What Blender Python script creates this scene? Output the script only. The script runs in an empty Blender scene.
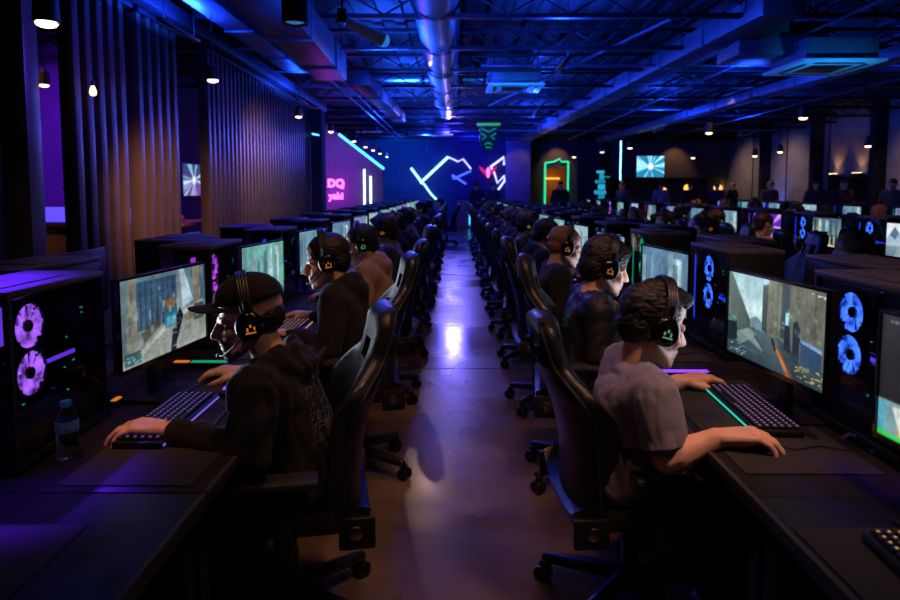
import bpy, bmesh, math, random
import numpy as np
from collections import defaultdict
from mathutils import Vector, Matrix, noise
from mathutils.bvhtree import BVHTree

SC = bpy.context.scene
COL = SC.collection
R = math.radians
rnd = random.Random(11)
CAMH = 1.45

# ------------------------------------------------------------------ camera maths (900x600 photograph)
FPX, PX, PY = 650.0, 450.0, 241.0
PITCH = math.atan(51 / 650)
YAW = math.atan(5 / 650 * math.cos(PITCH))
_rz = Matrix.Rotation(YAW, 3, 'Z')
CR = _rz @ Vector((1, 0, 0))
CF = _rz @ Vector((0, math.cos(PITCH), -math.sin(PITCH)))
CU = _rz @ Vector((0, math.sin(PITCH), math.cos(PITCH)))


def at(x, y, X=None, Y=None, Z=None):
    """the place in the room seen at pixel x, y on a given plane"""
    r = CF + CR * ((x - PX) / FPX) + CU * (-(y - PY) / FPX)
    t = X / r.x if X is not None else (Y / r.y if Y is not None else (Z - CAMH) / r.z)
    return Vector((r.x * t, r.y * t, CAMH + r.z * t))


def lin(c):
    """'#rrggbb' -> linear rgb"""
    c = c.lstrip('#')
    v = [int(c[i:i + 2], 16) / 255 for i in (0, 2, 4)]
    return tuple(x / 12.92 if x <= .04045 else ((x + .055) / 1.055) ** 2.4 for x in v)


# ------------------------------------------------------------------ materials
MATS = {}


def mat(name, col, rough=.5, metal=0.0, var=.25, scale=18, bump=0.0, bscale=None, coat=0.0, emit=None, power=0.0,
        trans=0.0, ior=1.45, alpha=1.0, spec=.5, sheen=0.0, stretch=(1, 1, 1)):
    if isinstance(col, str):
        col = lin(col)
    if isinstance(emit, str):
        emit = lin(emit)
    m = bpy.data.materials.new(name)
    m.use_nodes = True
    nt = m.node_tree
    b = nt.nodes['Principled BSDF']
    b.inputs['Roughness'].default_value = rough
    b.inputs['Metallic'].default_value = metal
    b.inputs['Coat Weight'].default_value = coat
    b.inputs['Transmission Weight'].default_value = trans
    b.inputs['IOR'].default_value = ior
    b.inputs['Alpha'].default_value = alpha
    b.inputs['Specular IOR Level'].default_value = spec
    b.inputs['Sheen Weight'].default_value = sheen
    tc = nt.nodes.new('ShaderNodeTexCoord')
    mp = nt.nodes.new('ShaderNodeMapping')
    mp.inputs['Scale'].default_value = stretch
    nt.links.new(tc.outputs['Object'], mp.inputs['Vector'])
    nz = nt.nodes.new('ShaderNodeTexNoise')
    nz.inputs['Scale'].default_value = scale
    nz.inputs['Detail'].default_value = 5
    nt.links.new(mp.outputs[0], nz.inputs['Vector'])
    rp = nt.nodes.new('ShaderNodeValToRGB')
    rp.color_ramp.elements[0].position = .3
    rp.color_ramp.elements[1].position = .7
    rp.color_ramp.elements[0].color = tuple(max(0, x * (1 - var)) for x in col) + (1,)
    rp.color_ramp.elements[1].color = tuple(min(1, x * (1 + var)) for x in col) + (1,)
    nt.links.new(nz.outputs['Fac'], rp.inputs['Fac'])
    nt.links.new(rp.outputs['Color'], b.inputs['Base Color'])
    if bump:
        n2 = nt.nodes.new('ShaderNodeTexNoise')
        n2.inputs['Scale'].default_value = bscale or scale * 3
        n2.inputs['Detail'].default_value = 6
        nt.links.new(mp.outputs[0], n2.inputs['Vector'])
        bp = nt.nodes.new('ShaderNodeBump')
        bp.inputs['Strength'].default_value = bump
        bp.inputs['Distance'].default_value = .01
        nt.links.new(n2.outputs['Fac'], bp.inputs['Height'])
        nt.links.new(bp.outputs['Normal'], b.inputs['Normal'])
    if emit is not None:
        b.inputs['Emission Color'].default_value = tuple(emit) + (1,)
        b.inputs['Emission Strength'].default_value = power
    MATS[name] = m
    return m


def glow(name, col, power):
    return mat(name, (.02, .02, .02), rough=.4, emit=col, power=power)


M_black = mat('black_plastic', '#17171a', .42, bump=.06, scale=60)
M_gloss = mat('gloss_black', '#0c0c10', .16, coat=.3, scale=8)
M_desk = mat('desk_black', '#1e1b1b', .46, var=.35, scale=9, bump=.05, bscale=120, spec=.25)
M_deskedge = mat('desk_edge', '#393434', .5, scale=20, spec=.3)
M_pad = mat('mouse_mat', '#272222', .85, bump=.2, bscale=500, scale=300)
M_metal = mat('dark_metal', '#2a2a2e', .38, .85, scale=30)
M_chrome = mat('brushed_steel', '#a9a9ad', .28, 1.0, scale=40)
M_leather = mat('black_leather', '#1d1c1f', .36, scale=30, bump=.22, bscale=160, coat=.05)
M_leather2 = mat('grey_leather', '#2c2d33', .4, scale=30, bump=.2, bscale=160)
M_fabric_black = mat('black_cotton', '#131114', .9, bump=.35, bscale=260, scale=14, sheen=.04)
M_fabric_navy = mat('navy_nylon', '#16171f', .6, bump=.25, bscale=120, scale=14)
M_tee = mat('grey_cotton', '#7b7380', .9, bump=.3, bscale=300, scale=10, var=.15, sheen=.1)
M_beige = mat('beige_fleece', '#b08d72', .9, bump=.35, bscale=220, scale=14, var=.15, sheen=.2)
M_greyknit = mat('charcoal_knit', '#34333b', .9, bump=.35, bscale=240, scale=14, sheen=.2)
M_blueshirt = mat('pale_blue_cotton', '#8f93b5', .85, bump=.2, bscale=200, scale=12, var=.1)
M_red = mat('maroon_cotton', '#4a1d28', .9, bump=.3, bscale=220, scale=12)
M_purplecloth = mat('purple_cotton', '#5a2c7a', .85, bump=.3, bscale=220, scale=12)
M_blueCloth = mat('blue_cotton', '#2c4a86', .85, bump=.3, bscale=220, scale=12)
M_denim = mat('dark_denim', '#1b1f2c', .9, bump=.35, bscale=320, scale=20)
M_skin = mat('skin', '#cf9573', .5, var=.12, scale=16, bump=.08, bscale=180)
M_skin2 = mat('skin_fair', '#d9a48a', .5, var=.12, scale=16, bump=.08, bscale=180)
M_skin3 = mat('skin_brown', '#8a5a3f', .5, var=.12, scale=16, bump=.08, bscale=180)
M_hair = mat('dark_hair', '#17110f', .5, bump=.7, bscale=90, scale=60, stretch=(1, .35, 1))
M_hair2 = mat('brown_hair', '#3a2417', .5, bump=.7, bscale=90, scale=60, stretch=(1, .35, 1))
M_hair3 = mat('sandy_hair', '#8a5f3d', .55, bump=.5, bscale=120, scale=60, stretch=(1, .35, 1))
M_beard = mat('beard_hair', '#4a3328', .75, bump=.9, bscale=170, scale=90)
M_eye = mat('eye_white', '#c8c0b8', .2, var=.05)
M_iris = mat('iris', '#1d120c', .15)
M_rubber = mat('shoe_rubber', '#b5b0ac', .6, scale=30)
M_shoe = mat('shoe_cloth', '#302e36', .8, bump=.3, bscale=200)
M_towertop = mat('satin_grey', '#403c46', .5, scale=60)
M_steelduct = mat('galvanised_duct', '#8f97a6', .36, 1.0, var=.12, scale=5, bump=.05, bscale=14)
M_duct2 = mat('painted_duct', '#5a6478', .45, .5, var=.2, scale=4)
M_ceil = mat('ceiling_black', '#14151a', .8, var=.4, scale=3)
M_beam = mat('beam_black', '#1d2029', .5, .4, var=.3, scale=6)
M_slat = mat('slat_bronze', '#4f4038', .38, .25, var=.15, scale=4)
M_slatback = mat('slat_back', '#221c28', .8)
M_wallp = mat('wall_plum', '#4a4350', .85, var=.12, scale=3, bump=.1, bscale=60)
M_walld = mat('wall_navy', '#20243a', .8, var=.2, scale=3, bump=.1, bscale=60)
M_wallg = mat('wall_concrete', '#77706d', .85, var=.18, scale=2.5, bump=.25, bscale=18)
M_wallt = mat('wall_taupe', '#4d453f', .85, var=.15, scale=3, bump=.1, bscale=40)
M_dark = mat('dark_void', '#0b0b0e', .9)
M_wood = mat('counter_wood', '#4a352a', .5, var=.4, scale=6, stretch=(8, 1, .6), bump=.1)
M_white = mat('white_plastic', '#c9cdd2', .45, scale=20, var=.08)
M_glass = mat('clear_glass', '#dfe7ee', .02, trans=1.0, ior=1.12, var=0)
M_water = mat('bottle_plastic', '#e8f0f6', .05, trans=1.0, ior=1.2, var=0)
M_label = mat('bottle_label', '#4f7fd0', .4, scale=90, var=.6)
M_cap = mat('bottle_cap', '#2a62c4', .4)
M_pcb = mat('circuit_board', '#10201a', .45, scale=120, var=.8, bump=.3, bscale=90)
M_key = mat('keycap', '#1a191d', .5, scale=80)

G_purple = glow('fan_purple', '#b060ff', 0.9)
G_blue = glow('fan_blue', '#3c6cff', 1.0)
G_cyan = glow('fan_cyan', '#2fa8ff', 0.8)
G_green = glow('fan_green', '#2de0a0', 0.55)
G_magenta = glow('fan_magenta', '#d046ff', 0.8)
G_hotwhite = glow('led_white_blue', '#bfe0ff', 3.0)
G_ledblue = glow('led_blue', '#3aa0ff', 5.0)
G_ledviolet = glow('led_violet', '#7a50ff', 4.5)
G_neonwhite = glow('neon_ice', '#7fc8ff', 4.0)
G_neonblue = glow('neon_deep_blue', '#3048ff', 3.0)
G_neonviolet = glow('neon_violet', '#9a9cff', 3.0)
G_neongreen = glow('neon_green', '#17c98a', 1.6)
G_neonpink = glow('neon_pink', '#ff5ae0', 4.0)
G_neonred = glow('neon_red', '#ff2048', .7)
G_warm = glow('lamp_warm', '#ffd9a0', 6.0)
G_amber = glow('lantern_amber', '#ffbe55', 1.6)
G_keyv = glow('key_violet', '#8f74ff', .6)
G_keyw = glow('key_white', '#d09ae0', .5)
G_keya = glow('key_amber', '#ffb060', .6)
G_keyg = glow('key_teal', '#30e0c0', .8)
G_stripp = glow('strip_violet', '#8a3cff', 1.6)
G_striptp = glow('strip_teal', '#20d890', .4)
G_stripor = glow('strip_orange', '#ff8a20', .6)
G_logo = glow('logo_orange', '#ff8a3c', .45)
G_tint = glow('logo_mint', '#9fe8b0', .3)
G_counter = glow('counter_strip', '#5040ff', 1.6)

def mottle(m, scale, lo, hi):
    """uneven light through milky plastic"""
    nt = m.node_tree
    b = nt.nodes['Principled BSDF']
    tc, nz, mr = nt.nodes.new('ShaderNodeTexCoord'), nt.nodes.new('ShaderNodeTexNoise'), nt.nodes.new('ShaderNodeMapRange')
    nz.inputs['Scale'].default_value = scale
    nz.inputs['Detail'].default_value = 3
    for k, v in (('From Min', .35), ('From Max', .68), ('To Min', lo), ('To Max', hi)):
        mr.inputs[k].default_value = v
    nt.links.new(tc.outputs['Object'], nz.inputs['Vector'])
    nt.links.new(nz.outputs['Fac'], mr.inputs['Value'])
    nt.links.new(mr.outputs[0], b.inputs['Emission Strength'])


for _m, _k in ((G_purple, .9), (G_blue, 1.5), (G_cyan, .8), (G_green, .6), (G_magenta, .8)):
    mottle(_m, 22, .12 * _k, 2.0 * _k)
G_speck = glow('speck_teal', '#2fd0b0', .35)

# ------------------------------------------------------------------ mesh builder
_ICO = {}


def ico(level):
    if level not in _ICO:
        b = bmesh.new()
        bmesh.ops.create_icosphere(b, subdivisions=level, radius=1)
        _ICO[level] = [v.co.copy() for v in b.verts]
        b.free()
    return _ICO[level]


class MB:
    def __init__(s):
        s.bm = bmesh.new()

    def merge(s, b, M=None):
        if M is not None:
            b.transform(M)
        me = bpy.data.meshes.new('t')
        b.to_mesh(me)
        b.free()
        s.bm.from_mesh(me)
        bpy.data.meshes.remove(me)
        return s

    def box(s, c, size, bev=0.0, rot=None, seg=2):
        b = bmesh.new()
        bmesh.ops.create_cube(b, size=1)
        b.transform(Matrix.Diagonal((size[0], size[1], size[2], 1)))
        if bev:
            bmesh.ops.bevel(b, geom=b.edges[:], offset=min(bev, min(size) * .49), segments=seg, affect='EDGES', profile=.5)
        M = Matrix.Translation(c)
        if rot is not None:
            M = M @ (rot if isinstance(rot, Matrix) else Matrix.Rotation(rot, 4, 'Z'))
        return s.merge(b, M)

    def cyl(s, p0, p1, r0, r1=None, seg=20, bev=0.0, caps=True):
        p0, p1 = Vector(p0), Vector(p1)
        d = p1 - p0
        b = bmesh.new()
        bmesh.ops.create_cone(b, cap_ends=caps, segments=seg, radius1=r0, radius2=r0 if r1 is None else r1, depth=d.length)
        if bev:
            es = [e for e in b.edges if abs(e.verts[0].co.z - e.verts[1].co.z) < 1e-6]
            bmesh.ops.bevel(b, geom=es, offset=bev, segments=2, affect='EDGES', profile=.5)
        q = Vector((0, 0, 1)).rotation_difference(d.normalized())
        return s.merge(b, Matrix.Translation((p0 + p1) / 2) @ q.to_matrix().to_4x4())

    def ball(s, c, r, seg=16):
        b = bmesh.new()
        bmesh.ops.create_uvsphere(b, u_segments=seg, v_segments=max(6, seg * 2 // 3), radius=1)
        rr = (r, r, r) if not isinstance(r, (tuple, list)) else r
        return s.merge(b, Matrix.Translation(c) @ Matrix.Diagonal((*rr, 1)))

    def hull(s, ells, level=2, M=None):
        b = bmesh.new()
        for e in ells:
            c = Vector(e[:3])
            r = (e[3],) * 3 if len(e) == 4 else e[3:6]
            for u in ico(level):
                b.verts.new((c.x + u.x * r[0], c.y + u.y * r[1], c.z + u.z * r[2]))
        res = bmesh.ops.convex_hull(b, input=b.verts[:], use_existing_faces=False)
        junk = [v for v in b.verts if not v.link_faces]
        bmesh.ops.delete(b, geom=junk, context='VERTS')
        return s.merge(b, M)

    def chain(s, pts, level=2, M=None):
        for a, b in zip(pts, pts[1:]):
            s.hull([a, b], level, M)
        return s

    def tube(s, pts, r, seg=10, closed=False, M=None):
        pts = [Vector(p) for p in pts]
        n = len(pts)
        rs = r if isinstance(r, (list, tuple)) else [r] * n
        b = bmesh.new()
        rings = []
        up = None
        for i, p in enumerate(pts):
            a = pts[(i - 1) % n] if closed or i > 0 else p
            c = pts[(i + 1) % n] if closed or i < n - 1 else p
            t = (c - a).normalized()
            if up is None:
                up = Vector((0, 0, 1)) if abs(t.z) < .9 else Vector((0, 1, 0))
            x = t.cross(up)
            if x.length < 1e-4:
                x = t.orthogonal()
            x.normalize()
            up = x.cross(t).normalized()
            rings.append([b.verts.new(p + (x * math.cos(k * 2 * math.pi / seg) + up * math.sin(k * 2 * math.pi / seg)) * rs[i]) for k in range(seg)])
        m = n if closed else n - 1
        for i in range(m):
            A, B = rings[i], rings[(i + 1) % n]
            for k in range(seg):
                b.faces.new((A[k], A[(k + 1) % seg], B[(k + 1) % seg], B[k]))
        if not closed:
            b.faces.new(rings[0][::-1])
            b.faces.new(rings[-1])
        bmesh.ops.recalc_face_normals(b, faces=b.faces[:])
        return s.merge(b, M)

    def lathe(s, prof, c=(0, 0, 0), seg=24, M=None):
        b = bmesh.new()
        rings = [[b.verts.new((max(r, 1e-4) * math.cos(k * 2 * math.pi / seg), max(r, 1e-4) * math.sin(k * 2 * math.pi / seg), z)) for k in range(seg)] for r, z in prof]
        for A, B in zip(rings, rings[1:]):
            for k in range(seg):
                b.faces.new((A[k], A[(k + 1) % seg], B[(k + 1) % seg], B[k]))
        if prof[0] != prof[-1]:
            b.faces.new(rings[0][::-1])
            b.faces.new(rings[-1])
        else:
            bmesh.ops.remove_doubles(b, verts=b.verts[:], dist=1e-6)
        bmesh.ops.recalc_face_normals(b, faces=b.faces[:])
        T = Matrix.Translation(c)
        return s.merge(b, T if M is None else M @ T)

    def prism(s, pts, thick, M=None):
        """outline in local xy, extruded along +z"""
        b = bmesh.new()
        lo = [b.verts.new((x, y, 0)) for x, y in pts]
        hi = [b.verts.new((x, y, thick)) for x, y in pts]
        n = len(pts)
        b.faces.new(lo[::-1])
        b.faces.new(hi)
        for i in range(n):
            b.faces.new((lo[i], lo[(i + 1) % n], hi[(i + 1) % n], hi[i]))
        bmesh.ops.recalc_face_normals(b, faces=b.faces[:])
        return s.merge(b, M)

    def mesh(s, name, smooth=35):
        me = bpy.data.meshes.new(name)
        s.bm.to_mesh(me)
        s.bm.free()
        if smooth:
            me.polygons.foreach_set('use_smooth', [True] * len(me.polygons))
            if smooth < 170:
                me.set_sharp_from_angle(angle=R(smooth))
        return me

    def build(s, name, m, parent=None, smooth=35):
        return obj(name, s.mesh(name, smooth), m, parent)


def obj(name, me, m, parent=None):
    o = bpy.data.objects.new(name, me)
    COL.objects.link(o)
    if m is not None and not me.materials:
        me.materials.append(m)
    if parent is not None:
        o.parent = parent
        KID[parent.name].append(o)
    return o


def tag(o, label=None, cat=None, group=None, kind=None):
    if label:
        o['label'] = label
    if cat:
        o['category'] = cat
    if group:
        o['group'] = group
    if kind:
        o['kind'] = kind
    return o


def thing(name, label, cat, loc=(0, 0, 0), rz=0.0, group=None):
    o = bpy.data.objects.new(name, None)
    COL.objects.link(o)
    o.empty_display_size = .1
    o.location = loc
    o.rotation_euler = (0, 0, rz)
    return tag(o, label, cat, group)


KID = defaultdict(list)


def copy_tree(o, parent=None):
    c = o.copy()
    COL.objects.link(c)
    if parent is not None:
        c.parent = parent
        KID[parent.name].append(c)
    for ch in KID[o.name]:
        copy_tree(ch, c)
    return c


def dup(proto, label, loc, rz, group=None):
    if not proto.get('used'):
        c = proto
        c['used'] = 1
    else:
        c = copy_tree(proto)
    if 'used' in c and c is not proto:
        del c['used']
    c.location = loc
    c.rotation_euler = (0, 0, rz)
    c['label'] = label
    if group:
        c['group'] = group
    return c


def paint(root, name, m):
    """give the parts called name their own colour"""
    for ch in KID[root.name]:
        for q in [ch] + KID[ch.name]:
            if q.name.split('.')[0] == name and q.type == 'MESH':
                q.material_slots[0].link = 'OBJECT'
                q.material_slots[0].material = m


def struct(name, mb, m, parent=None, smooth=35):
    o = mb.build(name, m, parent, smooth)
    if parent is None:
        o['kind'] = 'structure'
    return o


ORD = ['nearest', 'second', 'third', 'fourth', 'fifth', 'sixth', 'seventh', 'eighth', 'ninth', 'tenth', 'eleventh', 'twelfth',
       'thirteenth', 'fourteenth', 'fifteenth', 'sixteenth', 'seventeenth', 'eighteenth', 'nineteenth', 'twentieth']


def light(kind, name, loc, power, col, target=None, size=.3, spot=None, blend=.6, size_y=None):
    d = bpy.data.lights.new(name, kind)
    d.energy = power
    d.color = lin(col) if isinstance(col, str) else col
    if kind == 'AREA':
        d.size = size
        if size_y:
            d.shape = 'RECTANGLE'
            d.size_y = size_y
    else:
        d.shadow_soft_size = size
    if spot:
        d.spot_size = R(spot)
        d.spot_blend = blend
    o = bpy.data.objects.new(name, d)
    COL.objects.link(o)
    o.location = loc
    if target is not None:
        o.rotation_euler = (Vector(target) - Vector(loc)).to_track_quat('-Z', 'Y').to_euler()
    return o

# ------------------------------------------------------------------ what the screens show
def blank(w, h, c):
    a = np.zeros((h, w, 3))
    a[:] = lin(c)
    return a


def _grid(a):
    h, w, _ = a.shape
    return np.meshgrid((np.arange(w) + .5) / w, (np.arange(h) + .5) / h)


def poly(a, pts, c, c2=None, axis=1, alpha=1.0):
    u, v = _grid(a)
    inside = np.zeros(u.shape, bool)
    n = len(pts)
    for i in range(n):
        x1, y1 = pts[i]
        x2, y2 = pts[(i + 1) % n]
        cond = ((y1 > v) != (y2 > v)) & (u < (x2 - x1) * (v - y1) / ((y2 - y1) or 1e-9) + x1)
        inside ^= cond
    col = np.array(lin(c))
    if c2 is not None:
        t = (v if axis == 1 else u)
        lo, hi = min(p[axis] for p in pts), max(p[axis] for p in pts)
        t = np.clip((t - lo) / (hi - lo + 1e-9), 0, 1)[..., None]
        full = col * (1 - t) + np.array(lin(c2)) * t
    else:
        full = np.broadcast_to(col, a.shape)
    a[inside] = a[inside] * (1 - alpha) + full[inside] * alpha


def rect(a, x0, y0, x1, y1, c, c2=None, axis=1, alpha=1.0):
    poly(a, [(x0, y0), (x1, y0), (x1, y1), (x0, y1)], c, c2, axis, alpha)


def blob(a, x, y, rx, ry, c, alpha=1.0):
    u, v = _grid(a)
    d = ((u - x) / rx) ** 2 + ((v - y) / ry) ** 2
    k = (np.clip(1.3 - d, 0, 1) * alpha)[..., None]
    a[:] = a * (1 - k) + np.array(lin(c)) * k


def soft(a, n=1):
    for _ in range(n):
        p = np.pad(a, ((1, 1), (1, 1), (0, 0)), 'edge')
        a[:] = (p[:-2, 1:-1] + p[2:, 1:-1] + p[1:-1, :-2] + p[1:-1, 2:] + 2 * p[1:-1, 1:-1]) / 6


def grain(a, amt, seed, cell=4):
    """soften the edges, then mottle with smooth noise of several sizes"""
    r = np.random.RandomState(seed)
    h, w, _ = a.shape
    soft(a, 1)
    f = np.zeros((h, w))
    for c, k in ((cell * 5, .55), (cell * 2, .45), (cell, .35), (1, .12)):
        g = r.rand(h // c + 3, w // c + 3)
        y, x = np.arange(h) / c, np.arange(w) / c
        yi, xi = y.astype(int), x.astype(int)
        fy, fx = (y - yi)[:, None], (x - xi)[None]
        f += k * ((g[yi][:, xi] * (1 - fx) + g[yi][:, xi + 1] * fx) * (1 - fy) + (g[yi + 1][:, xi] * (1 - fx) + g[yi + 1][:, xi + 1] * fx) * fy - .5)
    a *= (1 + 2.2 * amt * f)[..., None]
    np.clip(a, 0, None, out=a)


def hud(a, seed, x0, y0, x1, y1, c, n=26):
    r = np.random.RandomState(seed)
    for i in range(n):
        x, y = x0 + r.rand() * (x1 - x0), y0 + r.rand() * (y1 - y0)
        rect(a, x, y, x + .012 + r.rand() * .02, y + .012, c, alpha=.7)


def s_street(w=208, h=117):
    a = blank(w, h, '#8ea9ad')
    poly(a, [(0, 0), (.55, 0), (.55, .55), (0, .5)], '#a9c8cf', '#c5dadc')
    poly(a, [(0, 0), (.03, 0), (.30, .60), (.30, .72), (0, .78)], '#76847f', '#55625f', 0)
    for i in range(7):
        poly(a, [(0, .1 + i * .09), (.28, .56 + i * .02), (.28, .567 + i * .02), (0, .112 + i * .09)], '#4d5a58', alpha=.5)
    poly(a, [(.27, .50), (.34, .46), (.42, .53), (.42, .62), (.27, .62)], '#7f9aa3')
    poly(a, [(.40, .08), (.46, .05), (.46, .62), (.40, .6)], '#5f6f6e', '#46524f')
    poly(a, [(.46, 0), (.66, 0), (.64, .66), (.45, .62)], '#8d9284', '#6f7468')
    poly(a, [(.60, 0), (.68, 0), (.66, .62), (.59, .6)], '#56666e', '#45545a')
    poly(a, [(.68, 0), (1, 0), (1, .82), (.66, .66)], '#7d8076', '#6a6e66')
    for x in (.5, .55, .74, .82, .9):
        rect(a, x, .02, x + .012, .6, '#596059', alpha=.6)
    poly(a, [(0, .74), (.30, .60), (.46, .62), (.66, .66), (1, .8), (1, 1), (0, 1)], '#5e7278', '#40525a')
    poly(a, [(.02, .78), (.26, .62), (.36, .66), (.16, .86)], '#8fa39f', alpha=.75)
    poly(a, [(.14, .70), (.23, .64), (.44, .83), (.40, .84)], '#98a8a2', alpha=.6)
    poly(a, [(0, .62), (.11, .60), (.12, .82), (0, .86)], '#2b3b3f')
    rect(a, .05, .54, .10, .58, '#5fae8f', alpha=.8)
    poly(a, [(.63, .45), (.68, .42), (.70, .74), (.63, .72)], '#2e3a48')
    poly(a, [(.71, .40), (.75, .36), (.78, .46), (.77, .82), (.71, .80)], '#34404c')
    poly(a, [(.79, .55), (.97, .60), (.97, .86), (.79, .80)], '#3e5a74')
    poly(a, [(.79, .54), (.97, .59), (.97, .63), (.79, .58)], '#86a8d0')
    poly(a, [(.64, .32), (.675, .30), (.675, .44), (.64, .45)], '#a9dcf0')
    poly(a, [(.505, .68), (.525, .66), (.66, .86), (.74, 1), (.66, 1), (.58, .84)], '#7a4a2c', '#a06a42')
    poly(a, [(.515, .69), (.53, .68), (.68, .95), (.65, .95)], '#caa27c', alpha=.55)
    poly(a, [(.50, .66), (.52, .64), (.56, .76), (.54, .78)], '#2b2c30')
    r = np.random.RandomState(41)
    for i in range(60):
        x, y = .45 + r.rand() * .53, r.rand() * .58
        rect(a, x, y, x + .008 + r.rand() * .03, y + .01 + r.rand() * .06, ['#4c5754', '#a8aca0', '#5d6a70', '#3c4748'][r.randint(4)], alpha=.4)
    for i in range(40):
        x, y = r.rand(), .68 + r.rand() * .3
        rect(a, x, y, x + .03 + r.rand() * .08, y + .008, ['#3a4a50', '#7a8e92'][r.randint(2)], alpha=.4)
    poly(a, [(.30, .60), (.46, .86), (.44, .87), (.28, .61)], '#37474d', alpha=.6)
    poly(a, [(.55, .62), (.66, .66), (.9, 1), (.7, 1)], '#2e3e48', alpha=.55)
    grain(a, .28, 3)
    hud(a, 4, .02, .86, .2, .97, '#9fd0d8', 18)
    hud(a, 5, .74, .82, .98, .96, '#b9b070', 34)
    hud(a, 6, .86, .03, .97, .06, '#dfe8e0', 6)
    return a


def s_ruin(w=208, h=117):
    a = blank(w, h, '#8fa0a2')
    rect(a, 0, 0, 1, .62, '#788d96', '#8c9a9a')
    rect(a, .17, .05, .62, .62, '#4d6a84', '#637c8e')
    for i in range(7):
        rect(a, .2 + i * .062, .05, .214 + i * .062, .62, '#354c62', alpha=.8)
    for i in range(4):
        rect(a, .18, .12 + i * .12, .62, .135 + i * .12, '#5e7b92', alpha=.6)
    rect(a, .0, 0, .06, .9, '#7d8a88')
    rect(a, .08, 0, .17, .92, '#938f80', '#a7a294')
    rect(a, .62, 0, .74, .60, '#8d9aa0', '#a5adaa')
    rect(a, .83, 0, .93, .68, '#a39a83', '#8f8a7c')
    rect(a, .93, 0, 1, .7, '#66798a')
    poly(a, [(.66, 0), (.72, 0), (.84, .44), (.70, .50)], '#c8dde2', alpha=.75)
    poly(a, [(0, .92), (.3, .66), (.62, .6), (1, .62), (1, 1), (0, 1)], '#9a9c94', '#b5b5ac')
    poly(a, [(.16, .88), (.58, .58), (.62, .60), (.2, .93)], '#d4d2c6', alpha=.7)
    poly(a, [(.2, .66), (.34, .56), (.44, .62), (.24, .78)], '#6b6454', alpha=.8)
    poly(a, [(.62, .56), (.96, .46), (.98, .5), (.64, .62)], '#cdd6d4', alpha=.6)
    poly(a, [(.7, .6), (.9, .52), (.95, .64), (.74, .7)], '#8d7f66', alpha=.8)
    poly(a, [(.47, .46), (.53, .38), (.62, .42), (.63, .68), (.47, .70)], '#2f5f74', '#4b94aa')
    poly(a, [(.49, .36), (.56, .33), (.60, .38), (.59, .46), (.5, .46)], '#b07a4c')
    poly(a, [(.5, .56), (.6, .55), (.6, .66), (.5, .67)], '#76bcc8', alpha=.7)
    poly(a, [(.60, .60), (.66, .48), (.70, .6), (.61, .9), (.55, .92)], '#24303a')
    poly(a, [(.56, .74), (.62, .70), (.6, 1), (.53, 1)], '#303c44')
    rect(a, .84, .5, .97, .72, '#33424c', alpha=.75)
    rect(a, .03, .84, .2, .98, '#3b5c66', alpha=.8)
    r = np.random.RandomState(17)
    for i in range(70):
        x, y = r.rand(), r.rand() * .62
        rect(a, x, y, x + .006 + r.rand() * .03, y + .02 + r.rand() * .12, ['#3b4e60', '#a9b4b2', '#56707e', '#c3cbc6', '#6a6a60'][r.randint(5)], alpha=.4)
    for i in range(50):
        x, y = r.rand(), .6 + r.rand() * .38
        rect(a, x, y, x + .02 + r.rand() * .08, y + .012, ['#6d6c62', '#c9c9bf', '#55605f'][r.randint(3)], alpha=.4)
    grain(a, .34, 8)
    hud(a, 9, .03, .86, .2, .97, '#8fd0dc', 16)
    hud(a, 10, .85, .54, .96, .7, '#a8c0a0', 12)
    return a


def s_hud(w=160, h=90):
    a = blank(w, h, '#22242a')
    rect(a, 0, 0, 1, .70, '#2c2e33', '#1f2126')
    rect(a, .0, .70, 1, 1, '#7a9aa2')
    for i in range(9):
        rect(a, i * .11, .72, i * .11 + .05, .98, ['#48b0c8', '#b89a50', '#d8e4e0', '#3c6a8c'][i % 4], alpha=.7)
    poly(a, [(0, .96), (1, .98), (1, 1), (0, 1)], '#30d050')
    poly(a, [(.08, .74), (.16, .72), (.24, .96), (.14, .96)], '#e4f0ee', alpha=.8)
    hud(a, 3, 0.03, .04, .2, .05, '#c0c4c8', 7)
    grain(a, .3, 12, 2)
    return a


def s_hall(w=96, h=54, base='#6f92a4', seed=1):
    a = blank(w, h, base)
    r = np.random.RandomState(seed)
    for i in range(11):
        x = r.rand()
        rect(a, x, r.rand() * .3, x + .03 + r.rand() * .08, .55 + r.rand() * .4, ['#3c5a72', '#a4c4cc', '#52707e', '#88a8b4', '#c8e0e4'][r.randint(5)], alpha=.75)
    poly(a, [(0, 1), (.3, .7), (.75, .68), (1, .92), (1, 1)], '#4a626a')
    poly(a, [(.5, .6), (.58, .58), (.7, 1), (.6, 1)], '#25323a')
    grain(a, .4, seed + 4, 2)
    return a


def s_burst(w=96, h=54, c0='#e8fcff', c1='#30b8d8', c2='#0b4460', seed=2):
    a = blank(w, h, c2)
    u, v = _grid(a)
    dx, dy = (u - .5) * 1.6, v - .5
    th, rr = np.arctan2(dy, dx), np.hypot(dx, dy)
    r = np.random.RandomState(seed)
    k = np.zeros(u.shape)
    for i in range(15):
        t0 = r.rand() * 6.28 - 3.14
        wd = .05 + r.rand() * .12
        d = np.abs((th - t0 + np.pi) % (2 * np.pi) - np.pi)
        k = np.maximum(k, np.clip(1.4 - d / wd, 0, 1) * (.5 + .5 * r.rand()))
    core = np.clip(1.3 - rr / .16, 0, 1)
    for c, kk in ((c1, k * .95), (c0, np.maximum(k * k * .55, core))):
        a[:] = a * (1 - kk[..., None]) + np.array(lin(c)) * kk[..., None]
    grain(a, .25, seed, 3)
    return a


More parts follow.
